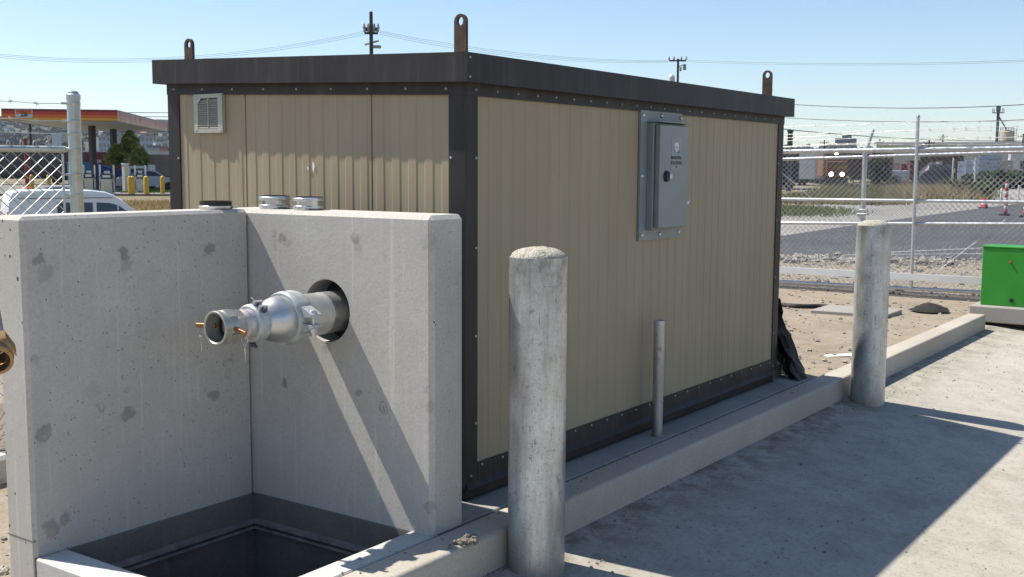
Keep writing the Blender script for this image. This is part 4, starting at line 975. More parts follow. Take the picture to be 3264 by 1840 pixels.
# tree beside the pumps
def leafmat(name, a, b_):
    t = NT(name); p = t.pos(); n = t.noise(p, .9, 4); n2 = t.noise(p, 7., 3); c = t.mix(t.mr(n, .35, .65), a, b_); c = t.mix(t.mr(n2, .5, .75, 0, .5), c, sc3(b_, 1.5))
    m = t.fin(c, .6, 0, spec=.3); t.b.inputs['Subsurface Weight'].default_value = 0
    tr_ = t.n('BsdfTranslucent', {0: c}); mx = t.n('MixShader', {0: .4, 1: t.b.outputs[0], 2: tr_}); t.t.links.new(mx, t.t.nodes['Material Output'].inputs[0]); return m
m_leaf = leafmat('leaves', (.24,.31,.07), (.42,.46,.18)); m_leafd = leafmat('dark_leaves', (.04,.065,.03), (.08,.11,.05)); m_bark = simple('bark', (.06,.045,.035), .9, 0, .3, 10.)
def leaves(b, c, rx, ry, rz, n, s, rg_, cl=None):
    cl = cl or [(Vector((rg_.gauss(0,.55), rg_.gauss(0,.55), rg_.uniform(-.7,.95))), rg_.uniform(.2,.34)) for _ in range(22)]
    for _ in range(n):
        k, kr = rg_.choice(cl)
        if k.length > 1.25: k = k.normalized()*.9
        d = Vector((rg_.gauss(0,1), rg_.gauss(0,1), rg_.gauss(0,1))).normalized()*kr*rg_.uniform(.55,1.0); p = k*.82+d
        q = Vector(c)+Vector((p.x*rx, p.y*ry, p.z*rz)); a = Vector((rg_.gauss(0,1), rg_.gauss(0,1), rg_.gauss(0,.5))).normalized(); e = a.cross(Vector((rg_.gauss(0,.6), rg_.gauss(0,.6), 1))).normalized(); l = s*rg_.uniform(.6,1.3)
        b.add([q-a*l, q+e*l*.5, q+a*l, q-e*l*.5], [(0,1,2,3)])
def tree(P, h, rx, rz_, lab, mat, n, s, seed, tr0=.12, cl=None):
    rg_ = random.Random(seed); t = thing('tree', lab, 'tree', P); P = Vector(P); b = MB()
    c = P+Vector((0,0,h-rz_)); b.tube([P, P+Vector((.05,0,h*.3)), c+Vector((0,0,0)), c+Vector((0,0,rz_*.6))], [tr0, tr0*.8, tr0*.5, .02], 8)
    for k in range(8):
        a = k*.8; s0 = P+Vector((0,0,h*(.3+.05*k))); b.tube([s0, s0+Vector((math.cos(a)*rx*.4, math.sin(a)*rx*.4, rz_*.35)), s0+Vector((math.cos(a)*rx*.7, math.sin(a)*rx*.7, rz_*.7))], [tr0*.45, tr0*.3, .015], 6)
    b.build('trunk', m_bark, t, smooth=50); b = MB(); leaves(b, c, rx, rx, rz_, n, s, rg_, cl); b.build('crown', mat, t); return t
P = Vector((*at(402, 570, 97)[:2], -.3)); tree(P, 4.75, 1.85, 1.75, 'leafy young tree standing beside the fuel pumps', m_leaf, 7000, .17, 4, .12,
     [(Vector((.8*l+.6*d_, -.6*l+.8*d_, z)), r_) for l, d_, z, r_ in ((-.8,0,-.4,.26),(-.62,-.2,-.08,.24),(-.5,.2,.2,.2),(-.25,-.3,.02,.28),(.02,.1,.34,.26),(.12,-.2,.66,.24),(.25,0,.98,.2),(.42,.2,.58,.24),(.5,-.3,.22,.28),(.72,.1,.0,.26),(.98,0,-.3,.26),(.66,-.3,-.45,.28),(.25,-.35,-.4,.3),(-.2,.3,-.45,.28),(-.55,.1,-.62,.22),(1.02,.1,-.62,.22),(.1,.3,-.05,.3),(.4,.5,-.1,.3),(-.3,.5,-.2,.28))])

# vehicles and freight cars behind the station
m_rail = simple('railcar_grey', (.085,.08,.078), .8, 0, .2, .4); m_rust2 = simple('railcar_brown', (.11,.045,.025), .8, 0, .3, .5); m_maroon = simple('container_maroon', (.12,.022,.025), .7, 0, .2, .5); m_lt = simple('light_roof', (.55,.55,.53), .6, 0, .1)
def rcar(name, P, ang, L, H, Wd, mat, lab, cat, group=None, ribs=10, roof=None, wheels=True, zf=.9):
    t = thing(name, lab, cat, P, ang, group); M = XF[t.name]
    def B_(nm, mt, fn): b = MB(); fn(b); b.v = [tuple(M@Vector(v)) for v in b.v]; return b.build(nm, mt, t)
    def body(b):
        b.box(0, L, -Wd/2, Wd/2, zf, H)
        for k in range(ribs+1):
            x = L*k/ribs
            for s_ in (-1, 1): b.box(max(-.04, x-.06), min(L+.04, x+.06), s_*Wd/2-.05, s_*Wd/2+.05, zf, H-.02)
    B_('body', mat, body)
    B_('roof', roof or mat, lambda b: b.box(-.05, L+.05, -Wd/2-.08, Wd/2+.08, H+.001, H+.14))
    if wheels:
        for x in (L*.14, L*.86):
            def bog(b):
                for dx in (-.9, .9):
                    for s_ in (-1, 1): b.lathe([(.42,-.07),(.42,.07)], (x+dx, s_*.75, .43), 1, 14)
                b.box(x-1.3, x+1.3, -.9, .9, .42, .62)
            B_('bogie', m_dark, bog)
        B_('underframe', m_dark, lambda b: b.box(.3, L-.3, -Wd*.42, Wd*.42, zf-.28, zf-.003))
    return t
ga = YAW-math.pi/2+R(4)     # rows run roughly across the view
def vpos(u, D, z): p = at(u, 560, D); return Vector((p.x, p.y, z))
p0 = vpos(-60, 118, -.35)
rcar('freight_car', vpos(-160,118,-.35), math.radians(-38), 15.5, 3.2, 2.9, m_rail, 'long grey freight car at the far left behind the pumps', 'freight car', 'freight cars behind the station', 12, m_lt)
rcar('freight_car', vpos(178,121,-.35), math.radians(-38), 7.2, 3.15, 2.9, m_rail, 'grey freight car behind the left canopy column', 'freight car', 'freight cars behind the station', 6, m_lt)
t = rcar('shipping_container', vpos(282,112,-.35), math.radians(-36), 4.8, 2.95, 2.6, m_maroon, 'maroon shipping container behind the canopy columns', 'container', None, 16, m_maroon, False, .15)
c = vpos(311,109.6,2.0); u_ = Vector((math.cos(R(-36)), math.sin(R(-36)), 0)); n_ = Vector((u_.y, -u_.x, 0)); text('tex', .6, m_white, t, Matrix.Translation(c-n_*0) @ Matrix(((u_.x,0,n_.x),(u_.y,0,n_.y),(0,1,0))).to_4x4(), 'lettering', .01)
rcar('freight_car', vpos(482,115,-.35), math.radians(-36), 9, 3.0, 2.9, simple('tank_brown', (.17,.15,.13), .8, 0, .25, .6), 'brownish grey freight car right of the tree', 'freight car', 'freight cars behind the station', 5, m_lt)
# white truck tractor with low dark trailer
P = vpos(408, 93, -.29); t = thing('white_truck', 'white lorry cab with a dark flat trailer right of the tree', 'truck', P, math.radians(-34)); M = XF[t.name]
TS = .66
def TB(nm, mt, *boxes, **k):
    b = MB()
    for q in boxes: b.box(*[c*TS for c in q])
    b.v = [tuple(M@Vector(v)) for v in b.v]; return b.build(nm, mt, t, **k)
TB('cab', m_white, (0,2.2,-1.1,1.1,.75,2.75), bevel=.15); TB('bonnet', m_white, (-.9,-.002,-.8,.8,.7,1.55), bevel=.12); TB('windscreen', m_glass, (.3,1.9,-1.13,-1.09,1.75,2.45)); TB('sleeper', m_white, (2.25,3.1,-1.1,1.1,.75,2.9), bevel=.08); TB('bumper', m_rim, (-.9,3.0,-1.05,1.05,.35,.68)); TB('trailer', m_black, (3.2,10,-1.2,1.2,.55,1.35), bevel=.05); TB('trailer', m_dark, (3.2,3.4,-1.2,1.2,1.35,1.9))
for x in (.2, 2.6, 4.0, 5.2, 8.6): 
    for s_ in (-1, 1): wheel(t, M@Vector((x*TS, s_*1.0*TS, .5*TS)), .5*TS, .28*TS, Matrix.Rotation(math.radians(-34)+(math.pi if s_ > 0 else 0), 4, 'Z'))
TS = 1.
def sedan(P, rz, mat, lab, nm='parked_car'):
    t = thing(nm, lab, 'car', P, rz); M = XF[t.name]
    prof = [(0,.35),(0,.85),(.15,1.0),(.8,1.05),(1.35,1.48),(2.6,1.5),(3.3,1.02),(4.2,.9),(4.4,.7),(4.4,.35)]
    b = MB(); b.ring([[M@Vector((x, f_*(.86 if z < 1.1 else .70), z)) for x, z in prof] for f_ in (-1,-.9,.9,1)], True, True); b.build('body', mat, t, smooth=40)
    for s_ in (-1, 1):
        b = MB(); b.add([M@Vector((x, s_*(.87-.17*(z-1.05)/.43), z)) for x, z in ((.95,1.08),(1.42,1.42),(2.5,1.43),(3.05,1.08))], [(0,1,2,3)]); b.build('side_window', m_glass, t)
        for x in (.85, 3.5): wheel(t, M@Vector((x, s_*.78, .33)), .33, .2, Matrix.Rotation(rz+(math.pi if s_ < 0 else 0), 4, 'Z'))
    b = MB(); b.add([M@Vector(p) for p in ((2.64,-.62,1.475),(2.64,.62,1.475),(3.28,.76,1.05),(3.28,-.76,1.05))], [(0,1,2,3)]); b.build('windscreen', m_glass, t); return t
sedan(vpos(372,86,-.29), math.radians(-30), simple('silver_paint', (.27,.28,.3), .3, .3, .05), 'silver car seen between the fuel pumps')
sedan(vpos(52,60,-1.0), math.radians(-34), m_van, 'white car whose roof shows just behind the van')
P = vpos(81, 52, -.62); b = MB(); b.lathe([(.27,0),(.27,.8),(.26,1.0),(.2,1.14),(.1,1.2),(.01,1.21)], P, 2, 18); b.box(P.x-.4,P.x+.4,P.y-.4,P.y+.4,P.z-.3,P.z)
tag(b.build('orange_drum', simple('safety_orange', (.6,.13,.02), .5), smooth=40), 'orange rounded tank top showing above the van roof', 'tank')
b = MB(); rg_ = random.Random(2)
c = vpos(322,104,-.3); u_ = Vector((math.cos(R(-36)), math.sin(R(-36)), 0)); n_ = Vector((-u_.y, u_.x, 0)); rows = []
for i in range(9): rows.append([c+u_*(i*.62-.4)+n_*(.9*math.cos(a))+Vector((0,0,max(0,(1.9-.12*i+.25*rg_.random())*math.sin(a)))) for a in np.linspace(0, math.pi, 9)])
b.ring(rows, False, False); tag(b.build('tarpaulin', simple('blue_tarp', (.02,.06,.24), .5, 0, .3, 2.), smooth=20), 'blue tarpaulin over a heap behind the fuel pumps', 'tarpaulin')
b = MB(); c2 = c-u_*1.6; b.box(c2.x-.8, c2.x+.8, c2.y-.8, c2.y+.8, -.3, 1.75); b.box(c2.x-.85, c2.x+.85, c2.y-.85, c2.y+.85, 1.751, 1.84); tag(b.build('blue_bin', simple('teal_blue', (.03,.2,.36), .5)), 'lighter blue bin left of the blue tarpaulin', 'bin')

# ------------------------------------------------------------------ grasses
def blades(name, pts, hh, m, lab, wd=.02, lean=.4):
    b = MB(); rg_ = random.Random(name)
    for p in pts:
        h = hh*rg_.uniform(.4, 1.2); a = rg_.uniform(0, 6.28); d = Vector((math.cos(a), math.sin(a), 0)); e = Vector((-d.y, d.x, 0))*wd
        tip = p+Vector((0,0,h))+d*h*lean*rg_.uniform(.2,1); b.add([p-e, p+e, tip], [(0,1,2)])
    return tag(b.build(name, m, origin=(0,0,0)), lab, name.replace('_', ' '), kind='stuff')
m_dry = leafmat('dry_grass', (.30,.215,.10), (.40,.31,.16)); m_grn = leafmat('weeds', (.09,.12,.03), (.17,.17,.055)); m_lawn = leafmat('lawn', (.05,.11,.02), (.09,.16,.035))
rg_ = random.Random(8)
def polar(n, u0, u1, d0, d1, z=None):
    out = []
    for _ in range(n):
        u = rg_.uniform(u0, u1); D = math.sqrt(rg_.uniform(d0*d0, d1*d1)); p = at(u, 560, D); out.append(Vector((p.x, p.y, hgt(p.x, p.y) if z is None else z)))
    return out
blades('dry_grass', polar(16000, 150, 620, 46, 58), .2, m_dry, 'dry yellow grass verge in front of the fuel station', .03)
blades('lawn_grass', polar(2500, 380, 560, 79, 88, -.28), .16, m_lawn, 'strip of green lawn behind the fuel pumps', .05)
def weeds(name, n, u0, u1, d0, d1, h, m, lab, wd=.05):
    rg2 = random.Random(name); cl = polar(int(n/90), u0, u1, d0, d1); pts = []
    for c in cl:
        for _ in range(90): p = c+Vector((rg2.gauss(0,.9), rg2.gauss(0,.9), 0)); pts.append(p)
    return blades(name, pts, h, m, lab, wd, .5)
m_olive = leafmat('olive_weeds', (.07,.085,.022), (.25,.21,.085))
weeds('green_weeds', 5000, 2455, 2575, 40, 47, .18, m_grn, 'green weeds left behind the gate beside the pavement', .025)
weeds('yellow_weeds', 16000, 2560, 2790, 54, 66, .36, m_olive, 'yellow green weeds in front of the freight train', .035)
weeds('tall_weeds', 26000, 2700, 3080, 62, 92, .62, m_olive, 'tall olive weeds on the far side of the pavement', .04)
weeds('straw_grass', 9000, 2900, 3020, 62, 76, .7, m_dry, 'straw coloured dry grass among the tall weeds', .04)
m_olive2 = leafmat('olive_leaves', (.05,.06,.02), (.13,.12,.045))
def bush(u, D, wd, h, mat, lab, n=1500, s=.12, seed=1):
    rg2 = random.Random(seed); P = vpos(u, D, 0); P.z = hgt(P.x, P.y)-.1; t = thing('bush', lab, 'bush', P, 0, 'bushes beyond the pavement'); b = MB()
    for k in range(5): b.tube([P, P+Vector((rg2.gauss(0,wd*.2), rg2.gauss(0,wd*.2), h*.7))], [.03,.01], 5)
    b.build('stems', m_bark, t); b = MB(); leaves(b, P+Vector((0,0,h*.5)), wd/2, wd/2, h*.55, n, s, rg2); b.build('foliage', mat, t); return t
bush(3095, 66, 2.6, 1.1, m_leafd, 'dark rounded bush at the end of the tall weeds', 1400, .12, 2); bush(2795, 82, 1.9, 3.0, m_leafd, 'tall dark bush in front of the brown boxcars', 1700, .13, 3); bush(2990, 70, 1.6, .9, m_leafd, 'small dark bush in the middle of the tall weeds', 700, .1, 5)
for i, (u, D, w_, h) in enumerate(((2840,78,1.6,1.3),(2885,84,2.2,1.1),(2935,80,1.4,.8),(3040,88,2.4,1.3),(2745,74,1.2,.9))): bush(u, D, w_, h, m_olive2, ('ragged olive bush right of the brown boxcar end','wide olive bush left of the gate upright','low olive bush right of the gate upright','olive bush before the white wrapped stacks','small olive bush behind the fence post')[i], 900, .13, 40+i)
for i, u in enumerate((3130, 3165, 3200, 3235, 3270)): bush(u, 104+3*i, 4.4, 2.0, m_leafd, ('dark hedge bush before the blue wrapped stack','dark hedge bush below the silo','dark hedge bush right of the silo foot','dark hedge bush before the white warehouse','dark hedge bush at the right frame edge')[i], 1300, .2, 20+i)

# ------------------------------------------------------------------ rail yard on the right
track = simple('rail_steel', (.12,.1,.09), .5, .4)
def dirv(az): return Vector((math.cos(az), math.sin(az), 0))
Z4 = lambda x, y: (2480+x*400/1936, 460+y*400/1936)
LD = 140.; lp = vpos(Z4(905,0)[0], LD, -.52); laz = YAW-math.atan2(lp.x*0+ (Z4(905,0)[0]-1632), F)   # view azimuth towards the engine
ang = laz+R(5)                    # train recedes, slightly to the left
# engine: front face at lp, body runs away
t = thing('locomotive', 'orange-brown locomotive facing the camera with three lit headlamps', 'locomotive', lp, ang); M = XF[t.name]
m_org = simple('loco_orange', (.19,.08,.026), .6, 0, .25, .8); m_ldk = simple('loco_dark', (.045,.03,.025), .7)
TB('nose', m_org, (0,1.6,-1.25,1.25,1.0,3.1), bevel=.12); TB('cab', m_ldk, (1.0,3.4,-1.4,1.4,1.2,4.35), bevel=.1); TB('hood', m_org, (3.45,17,-1.1,1.1,1.2,4.0), bevel=.05); TB('walkway', m_ldk, (-.4,17.5,-1.45,1.45,.85,1.02)); TB('pilot', m_ldk, (-.5,-.1,-1.3,1.3,.15,.84))
for s_ in (-1, 1): TB('cab_window', m_glass, (.975,1.01,s_*.75-.45,s_*.75+.45,3.25,3.95))
TB('number_plate', simple('loco_yellow', (.42,.22,.03), .6), (-.02,.02,-1.15,-.1,2.2,2.5))
lampm = emit('headlamp', (1,.88,.68), 22.)
for (y_, z_, r_) in ((.66,1.5,.27),(-.62,1.5,.25),(0.05,4.1,.27)):
    b = MB(); xx = -.12 if z_ < 2 else .88
    b.lathe([(r_,0),(r_*1.05,.06),(r_*.9,.12)], (xx, y_, z_), 0, 20); b.v = [tuple(M@Vector(v)) for v in b.v]; hl = b.build('headlight', m_ldk, t)
    b = MB(); b.lathe([(r_*.93,-.004),(r_*.5,-.03),(.01,-.04)], (xx, y_, z_), 0, 20); b.v = [tuple(M@Vector(v)) for v in b.v]; o = b.build('lamp', lampm, None, origin=(0,0,0)); o.data.transform(XF[t.name].inverted()); o.parent = hl
for x in (2.5, 14.5):
    b = MB()
    for dx in (-1.4, 0, 1.4):
        for s_ in (-1, 1): b.lathe([(.5,-.07),(.5,.07)], (x+dx, s_*.72, .5), 1, 14)
    b.box(x-2, x+2, -1, 1, .4, .8); b.v = [tuple(M@Vector(v)) for v in b.v]; b.build('bogie', m_ldk, t)
m_wcar = simple('white_boxcar', (.66,.66,.64), .6, 0, .08, .8); dv_ = dirv(ang)
latv = Vector((-dv_.y, dv_.x, 0))
c0 = lp+dv_*18.5
for k, nm in enumerate(('white refrigerated boxcar directly behind the locomotive', 'second white boxcar in the train behind the locomotive', 'third white boxcar in the train, farthest back')):
    rcar('boxcar', c0+dv_*(k*17.2)+latv*.3*k, ang+R(1.6*(k+1)), 16.2, 4.4, 3.0, m_wcar, nm, 'boxcar', 'white boxcars of the train', 14, m_wcar)
rcar('boxcar', lp+latv*4.2-dirv(ang)*2+Vector((0,0,0)), ang+R(14), 15, 4.15, 3.0, m_wcar, 'long white boxcar on the track left of the locomotive', 'boxcar', 'white boxcars of the train', 14, m_wcar)
rcar('hopper_car', vpos(2498,106,-.6), laz+R(4), 9, 3.75, 2.6, simple('dark_green_car', (.012,.022,.02), .8), 'dark green hopper car right beside the shelter corner', 'hopper car', None, 9)
for (u, D, H, mat, lab) in ((2738, 172, 4.2, m_rust2, 'narrow brown boxcar end seen behind the fence post'), (2812, 188, 4.5, simple('boxcar_rust', (.19,.085,.05), .8, 0, .3, .5), 'wide rusty brown boxcar end right of the fence post')):
    p = vpos(u, D, -.4); aa = math.atan2(p.y-CAM.y, p.x-CAM.x); rcar('boxcar', p, aa+R(2), 15, H, 3.1 if u > 2750 else 2.4, mat, lab, 'boxcar', 'brown boxcars', 12, mat)
p = vpos(2775, 190, -.4); rcar('silver_car', p, math.atan2(p.y-CAM.y, p.x-CAM.x), 12, 3.9, 2.2, simple('silver_side', (.5,.52,.54), .5, .2), 'silver tank wagon between the brown boxcars', 'freight car', None, 6)
p = vpos(2868, 215, -.4)
rcar('shipping_container', vpos(2868,216,-.4), laz-R(80), 3.4, 2.9, 2.4, m_maroon, 'left maroon container behind the white pallet stack', 'container', 'maroon containers in the yard', 8, m_maroon, False, .1)
rcar('shipping_container', vpos(2895,212,-.4), laz-R(80), 3.0, 3.5, 2.4, m_maroon, 'right taller maroon container by the gate upright', 'container', 'maroon containers in the yard', 8, m_maroon, False, .1)
# tarped timber heap and tan shed
def stack(u, D, wd, H, dep, mat, lab, cat='stack', name='wrapped_stack', group=None, spots=None, z=-.4):
    p = vpos(u, D, z); aa = math.atan2(p.y-CAM.y, p.x-CAM.x)-math.pi/2; t = thing(name, lab, cat, p, aa, group); M = XF[t.name]
    b = MB(); nlev = 4
    for k in range(nlev): b.box(0, wd, 0, dep, H*k/nlev+.03, H*(k+1)/nlev-.03)
    b.v = [tuple(M@Vector(v)) for v in b.v]; b.build('bundle', mat, t, bevel=.04)
    b = MB()
    for k in range(nlev+1): 
        for x in (.1, .5, .9): b.box(wd*x-.06, wd*x+.06, .02, dep-.02, max(0,H*k/nlev-.03), H*k/nlev+.03)
    b.v = [tuple(M@Vector(v)) for v in b.v]; b.build('bearer', m_dkbr, t)
    if spots:
        rg2 = random.Random(5); b = MB()
        for k in range(nlev):
            for x in (.2,.72) if k % 2 else (.42,.9): b.box(wd*x-.14, wd*x+.14, -.012, -.003, H*(k+.5)/nlev-.14, H*(k+.5)/nlev+.14)
        b.v = [tuple(M@Vector(v)) for v in b.v]; b.build('printed_mark', spots, t)
    return t
m_wrap = simple('blue_wrap', (.30,.36,.47), .5, 0, .15, 1.5); m_wwrap = simple('white_wrap', (.58,.61,.66), .5, 0, .15, 1.); m_twrap = simple('tan_wrap', (.36,.31,.27), .6, 0, .25, 1.)
V2 = lambda x: 2864+x*400/1162
stack(V2(738), 190, 7.0*.98*.36*1.35*.98, 4.9, 3, m_wrap, 'tall pale blue wrapped lumber stack with dark printed marks', spots=m_blue, group='wrapped lumber stacks')
stack(V2(545), 200, 1.6, 3.4, 3, m_wwrap, 'white wrapped lumber stack nearest the tarped heap', group='wrapped lumber stacks'); stack(V2(620), 198, 1.45, 3.6, 3, m_wrap, 'grey-blue wrapped lumber stack with dark base', group='wrapped lumber stacks'); stack(V2(690), 196, .75, 3.7, 3, m_wwrap, 'narrow white wrapped stack just left of the tall blue stack', group='wrapped lumber stacks')
stack(V2(876), 192, 1.0, 3.8, 3, m_wwrap, 'white wrapped stack just right of the tall blue stack', group='wrapped lumber stacks'); stack(V2(925), 190, 2.0, 3.6, 3, m_twrap, 'tan wrapped lumber stack below the silo', group='wrapped lumber stacks')
stack(V2(-62), 165, 2.3, 1.9, 2, m_wwrap, 'low white pallet stack in front of the maroon containers', group='wrapped lumber stacks')
p = vpos(V2(190), 160, -.4); aa = math.atan2(p.y-CAM.y, p.x-CAM.x)-math.pi/2; U = dirv(aa); Nn = Vector((-U.y, U.x, 0)); rows = []; rg2 = random.Random(6)
for i in range(12):
    x = i/11*4.5; hh = 2.9*min(1, .55+.6*math.sin(min(1, x/2.4)*1.57))*(1-.1*max(0, x-3)); rows.append([p+U*x+Nn*(1.5-1.5*math.cos(a))+Vector((0,0,hh*math.sin(a)**.5*(1+.07*rg2.gauss(0,1)))) for a in np.linspace(0, math.pi, 8)])
b = MB(); b.ring(rows, False, False); tag(b.build('tarped_heap', simple('dark_tarp', (.022,.022,.03), .5, 0, .4, 1.), smooth=20), 'dark tarpaulin-covered heap beside the gate upright', 'tarped heap')
p = vpos(V2(195), 205, -.4); aa = math.atan2(p.y-CAM.y, p.x-CAM.x)-math.pi/2; t = thing('open_shed', 'open-fronted tan timber shed behind the dark tarped heap', 'shed', p, aa); M = XF[t.name]
m_tanw = simple('tan_wood', (.24,.165,.09), .8, 0, .25, 1.)
TB('back_wall', m_tanw, (0,7,5.8,6,0,4.6)); TB('side_wall', m_tanw, (0,.15,.1,5.8,0,4.3)); TB('side_wall', m_dkbr, (6.75,6.95,.1,5.8,0,4.9)); TB('roof', m_lt, (2.6,7.1,-.1,6.2,4.95,5.15)); TB('roof', m_tanw, (-.1,2.55,-.1,6.2,4.62,4.8))
for x in (1.2, 2.5, 4.6): TB('post', m_tanw, (x,x+.18,.1,.28,0,4.6))
# long beige warehouse, white warehouse, silo
p = vpos(2790, 330, -.4); aa = laz-R(98); t = thing('warehouse', 'very long low beige warehouse across the back of the yard', 'warehouse', p, aa); M = XF[t.name]
m_beige = simple('beige_wall', (.47,.46,.37), .8, 0, .06, .2)
TB('wall', m_beige, (0,64,0,20,0,9.2)); TB('roof', m_lt, (-.5,64.5,-.5,20.5,9.21,9.7))
for k in range(9): TB('door', simple('dock_door', (.28,.28,.25), .7) if k == 0 else bpy.data.materials['dock_door'], (3+k*7,6.2+k*7,-.06,-.01,.3,4))
p = vpos(V2(1030), 205, -.4); t = thing('warehouse', 'white warehouse with dark roof edge at the right frame edge', 'warehouse', p, laz-R(96)); M = XF[t.name]
TB('wall', m_white, (0,22,0,14,0,5.6)); TB('roof', m_dkbr, (-.4,22.4,-.4,14.4,5.61,6.1))
for k in range(4): TB('window', m_glass, (1.5+k*3,2.6+k*3,-.05,-.01,2.2,3.6))
p = vpos(2864+1292*400/1528, 400, -.4); t = thing('silo', 'beige grain silo with a dark elevator leg and railed top', 'silo', p)
b = MB(); b.lathe([(2.1,0),(2.1,5.6),(2.2,5.65),(2.2,14.6),(2.0,14.8),(.3,15.2)], p, 2, 40); b.build('tank', simple('silo_beige', (.48,.44,.34), .7, 0, .1, .15), t, smooth=40)
b = MB()
for k in range(4): z = 5.65+k*2.9; b.lathe([(2.19,z),(2.24,z+.03),(2.24,z+.15),(2.19,z+.18)], p, 2, 40, cap=False)
b.build('hoop', simple('silo_hoop', (.36,.33,.26), .7), t)
lft = Vector((math.cos(laz+math.pi/2), math.sin(laz+math.pi/2), 0)); q = p+lft*2.9
m_el = simple('elevator_blue', (.05,.065,.09), .6)
b = MB(); b.box(q.x-.38,q.x+.38,q.y-.38,q.y+.38,0,20.8); b.box(q.x-.6,q.x+.6,q.y-.6,q.y+.6,20.81,22.6); b.build('elevator_leg', m_el, t)
b = MB(); b.box(q.x-1.6,q.x+1.6,q.y-1.6,q.y+1.6,20.3,20.5)
for dx in (-1.5, 0, 1.5):
    for dy in (-1.5, 1.5): b.box(q.x+dx-.05,q.x+dx+.05,q.y+dy-.05,q.y+dy+.05,20.5,21.7)
for z in (21.1, 21.7): b.box(q.x-1.6,q.x+1.6,q.y-1.55,q.y-1.45,z-.05,z+.05); b.box(q.x-1.6,q.x+1.6,q.y+1.45,q.y+1.55,z-.05,z+.05)
b.build('platform', m_el, t)
b = MB(); b.tube([q+Vector((0,0,20)), p+Vector((0,0,15.1))], .2, 8); b.build('spout', m_el, t)
b = MB()
for k in range(14): a = k*math.pi/7; b.tube([p+Vector((2*math.cos(a),2*math.sin(a),14.6)), p+Vector((2*math.cos(a),2*math.sin(a),15.9))], .05, 4)
for z in (15.3, 15.9): b.tube([p+Vector((2*math.cos(a),2*math.sin(a),z)) for a in np.linspace(0,6.28,24)], .05, 4)
rq = p-lft*2.6
for s_ in (-.3,.3): b.tube([rq+lft*s_, rq+lft*s_+Vector((0,0,16))], .06, 4)
for k in range(30): b.tube([rq-lft*.3+Vector((0,0,.5+k*.5)), rq+lft*.3+Vector((0,0,.5+k*.5))], .04, 4)
b.build('railing', m_el, t)
# foreground pavement furniture
def delin(P, lab):
    t = thing('delineator_post', lab, 'delineator', P, 0, 'red and white delineator posts'); P = Vector(P)
    b = MB(); b.lathe([(.22,0),(.22,.04),(.1,.07),(.05,.08)], P, 2, 16); b.build('base', m_black, t)
    b = MB()
    for k in range(8): z = .09+k*.128; b.lathe([(.055,z),(.062,z+.01),(.062,z+.11),(.055,z+.127)], P, 2, 14, m=k % 2)
    b.tube([P+Vector((0,0,1.11)), P+Vector((0,0,1.2))], .03, 8); b.build('tube', [simple('delin_red', (.55,.03,.045), .5), m_white], t, smooth=40); return t
q4 = lambda x, y: (2448+x*.482, 200+y*.482)
delin(gp(*q4(1570,1010), -.1), 'tall red and white delineator post on the asphalt edge'); delin(gp(*q4(1700,1020), -.1), 'red and white delineator post cut by the right frame edge')
def cone(P, lab):
    t = thing('traffic_cone', lab, 'traffic cone', P); P = Vector(P)
    b = MB().box(P.x-.2,P.x+.2,P.y-.2,P.y+.2,P.z,P.z+.04); b.build('base', m_black, t)
    b = MB(); b.lathe([(.16,.04),(.13,.16)], P, 2, 16, m=0, cap=False); b.lathe([(.13,.16),(.11,.23)], P, 2, 16, m=1, cap=False); b.lathe([(.11,.23),(.075,.42),(.05,.43)], P, 2, 16, m=0); b.build('cone', [bpy.data.materials['delin_red'], m_white], t, smooth=40)
cone(gp(*q4(1428,962), -.1), 'short red cone on the pavement left of the delineator')
for (x, y, lab) in ((1540,945,'thin white marker stake just left of the tall delineator'),(1655,905,'thin white marker stake right of the tall delineator')):
    P = gp(*q4(x,y), -.1); b = MB(); b.lathe([(.05,0),(.05,.75),(.02,.78)], P, 2, 10); b.box(P.x-.12,P.x+.12,P.y-.12,P.y+.12,P.z,P.z+.03); tag(b.build('marker_stake', m_white), lab, 'stake', 'white marker stakes')
for (x, y0, y1, lab) in ((660,930,1000,'white fence stake before the tall blue stack'),(930,860,940,'white fence stake in the weeds before the blue stack')):
    P = vpos(2864+x*400/1528, 92, -.2); pole('stake', P, 2.6, .07, m_lt, lab, 'stake')
b = MB(); P = vpos(2515, 92, -.3); b.box(P.x-.16,P.x+.16,P.y-.16,P.y+.16,P.z,4.5); b.box(P.x-.2,P.x+.2,P.y-.2,P.y+.2,4.501,4.62); tag(b.build('signal_mast', m_black), 'black signal mast just right of the shelter roof corner', 'mast')
P = vpos(2500, 118, -.3); tree(P, 4.2, 1.6, 1.7, 'dark tree behind the green hopper car', m_leafd, 1800, .3, 9, .2)
b = MB(); P = vpos(2692, 620, 0); U = dirv(laz-R(90)); Nn = dirv(laz); q = [P-U*5.5, P+U*5.5, P+U*5.5+Nn*8, P-U*5.5+Nn*8]
b.add([(v.x,v.y,z) for z in (-.4,18.5) for v in q], [(3,2,1,0),(4,5,6,7),(0,1,5,4),(1,2,6,5),(2,3,7,6),(3,0,4,7)]); q2 = [P-U*2+Nn*2, P+U*3+Nn*2, P+U*3+Nn*5, P-U*2+Nn*5]; b.add([(v.x,v.y,z) for z in (18.5,20) for v in q2], [(4,5,6,7),(0,1,5,4),(1,2,6,5),(2,3,7,6),(3,0,4,7)])
tag(b.build('tower_block', simple('grey_block', (.2,.21,.23), .8)), 'distant square grey block above the gate top rail', 'building')

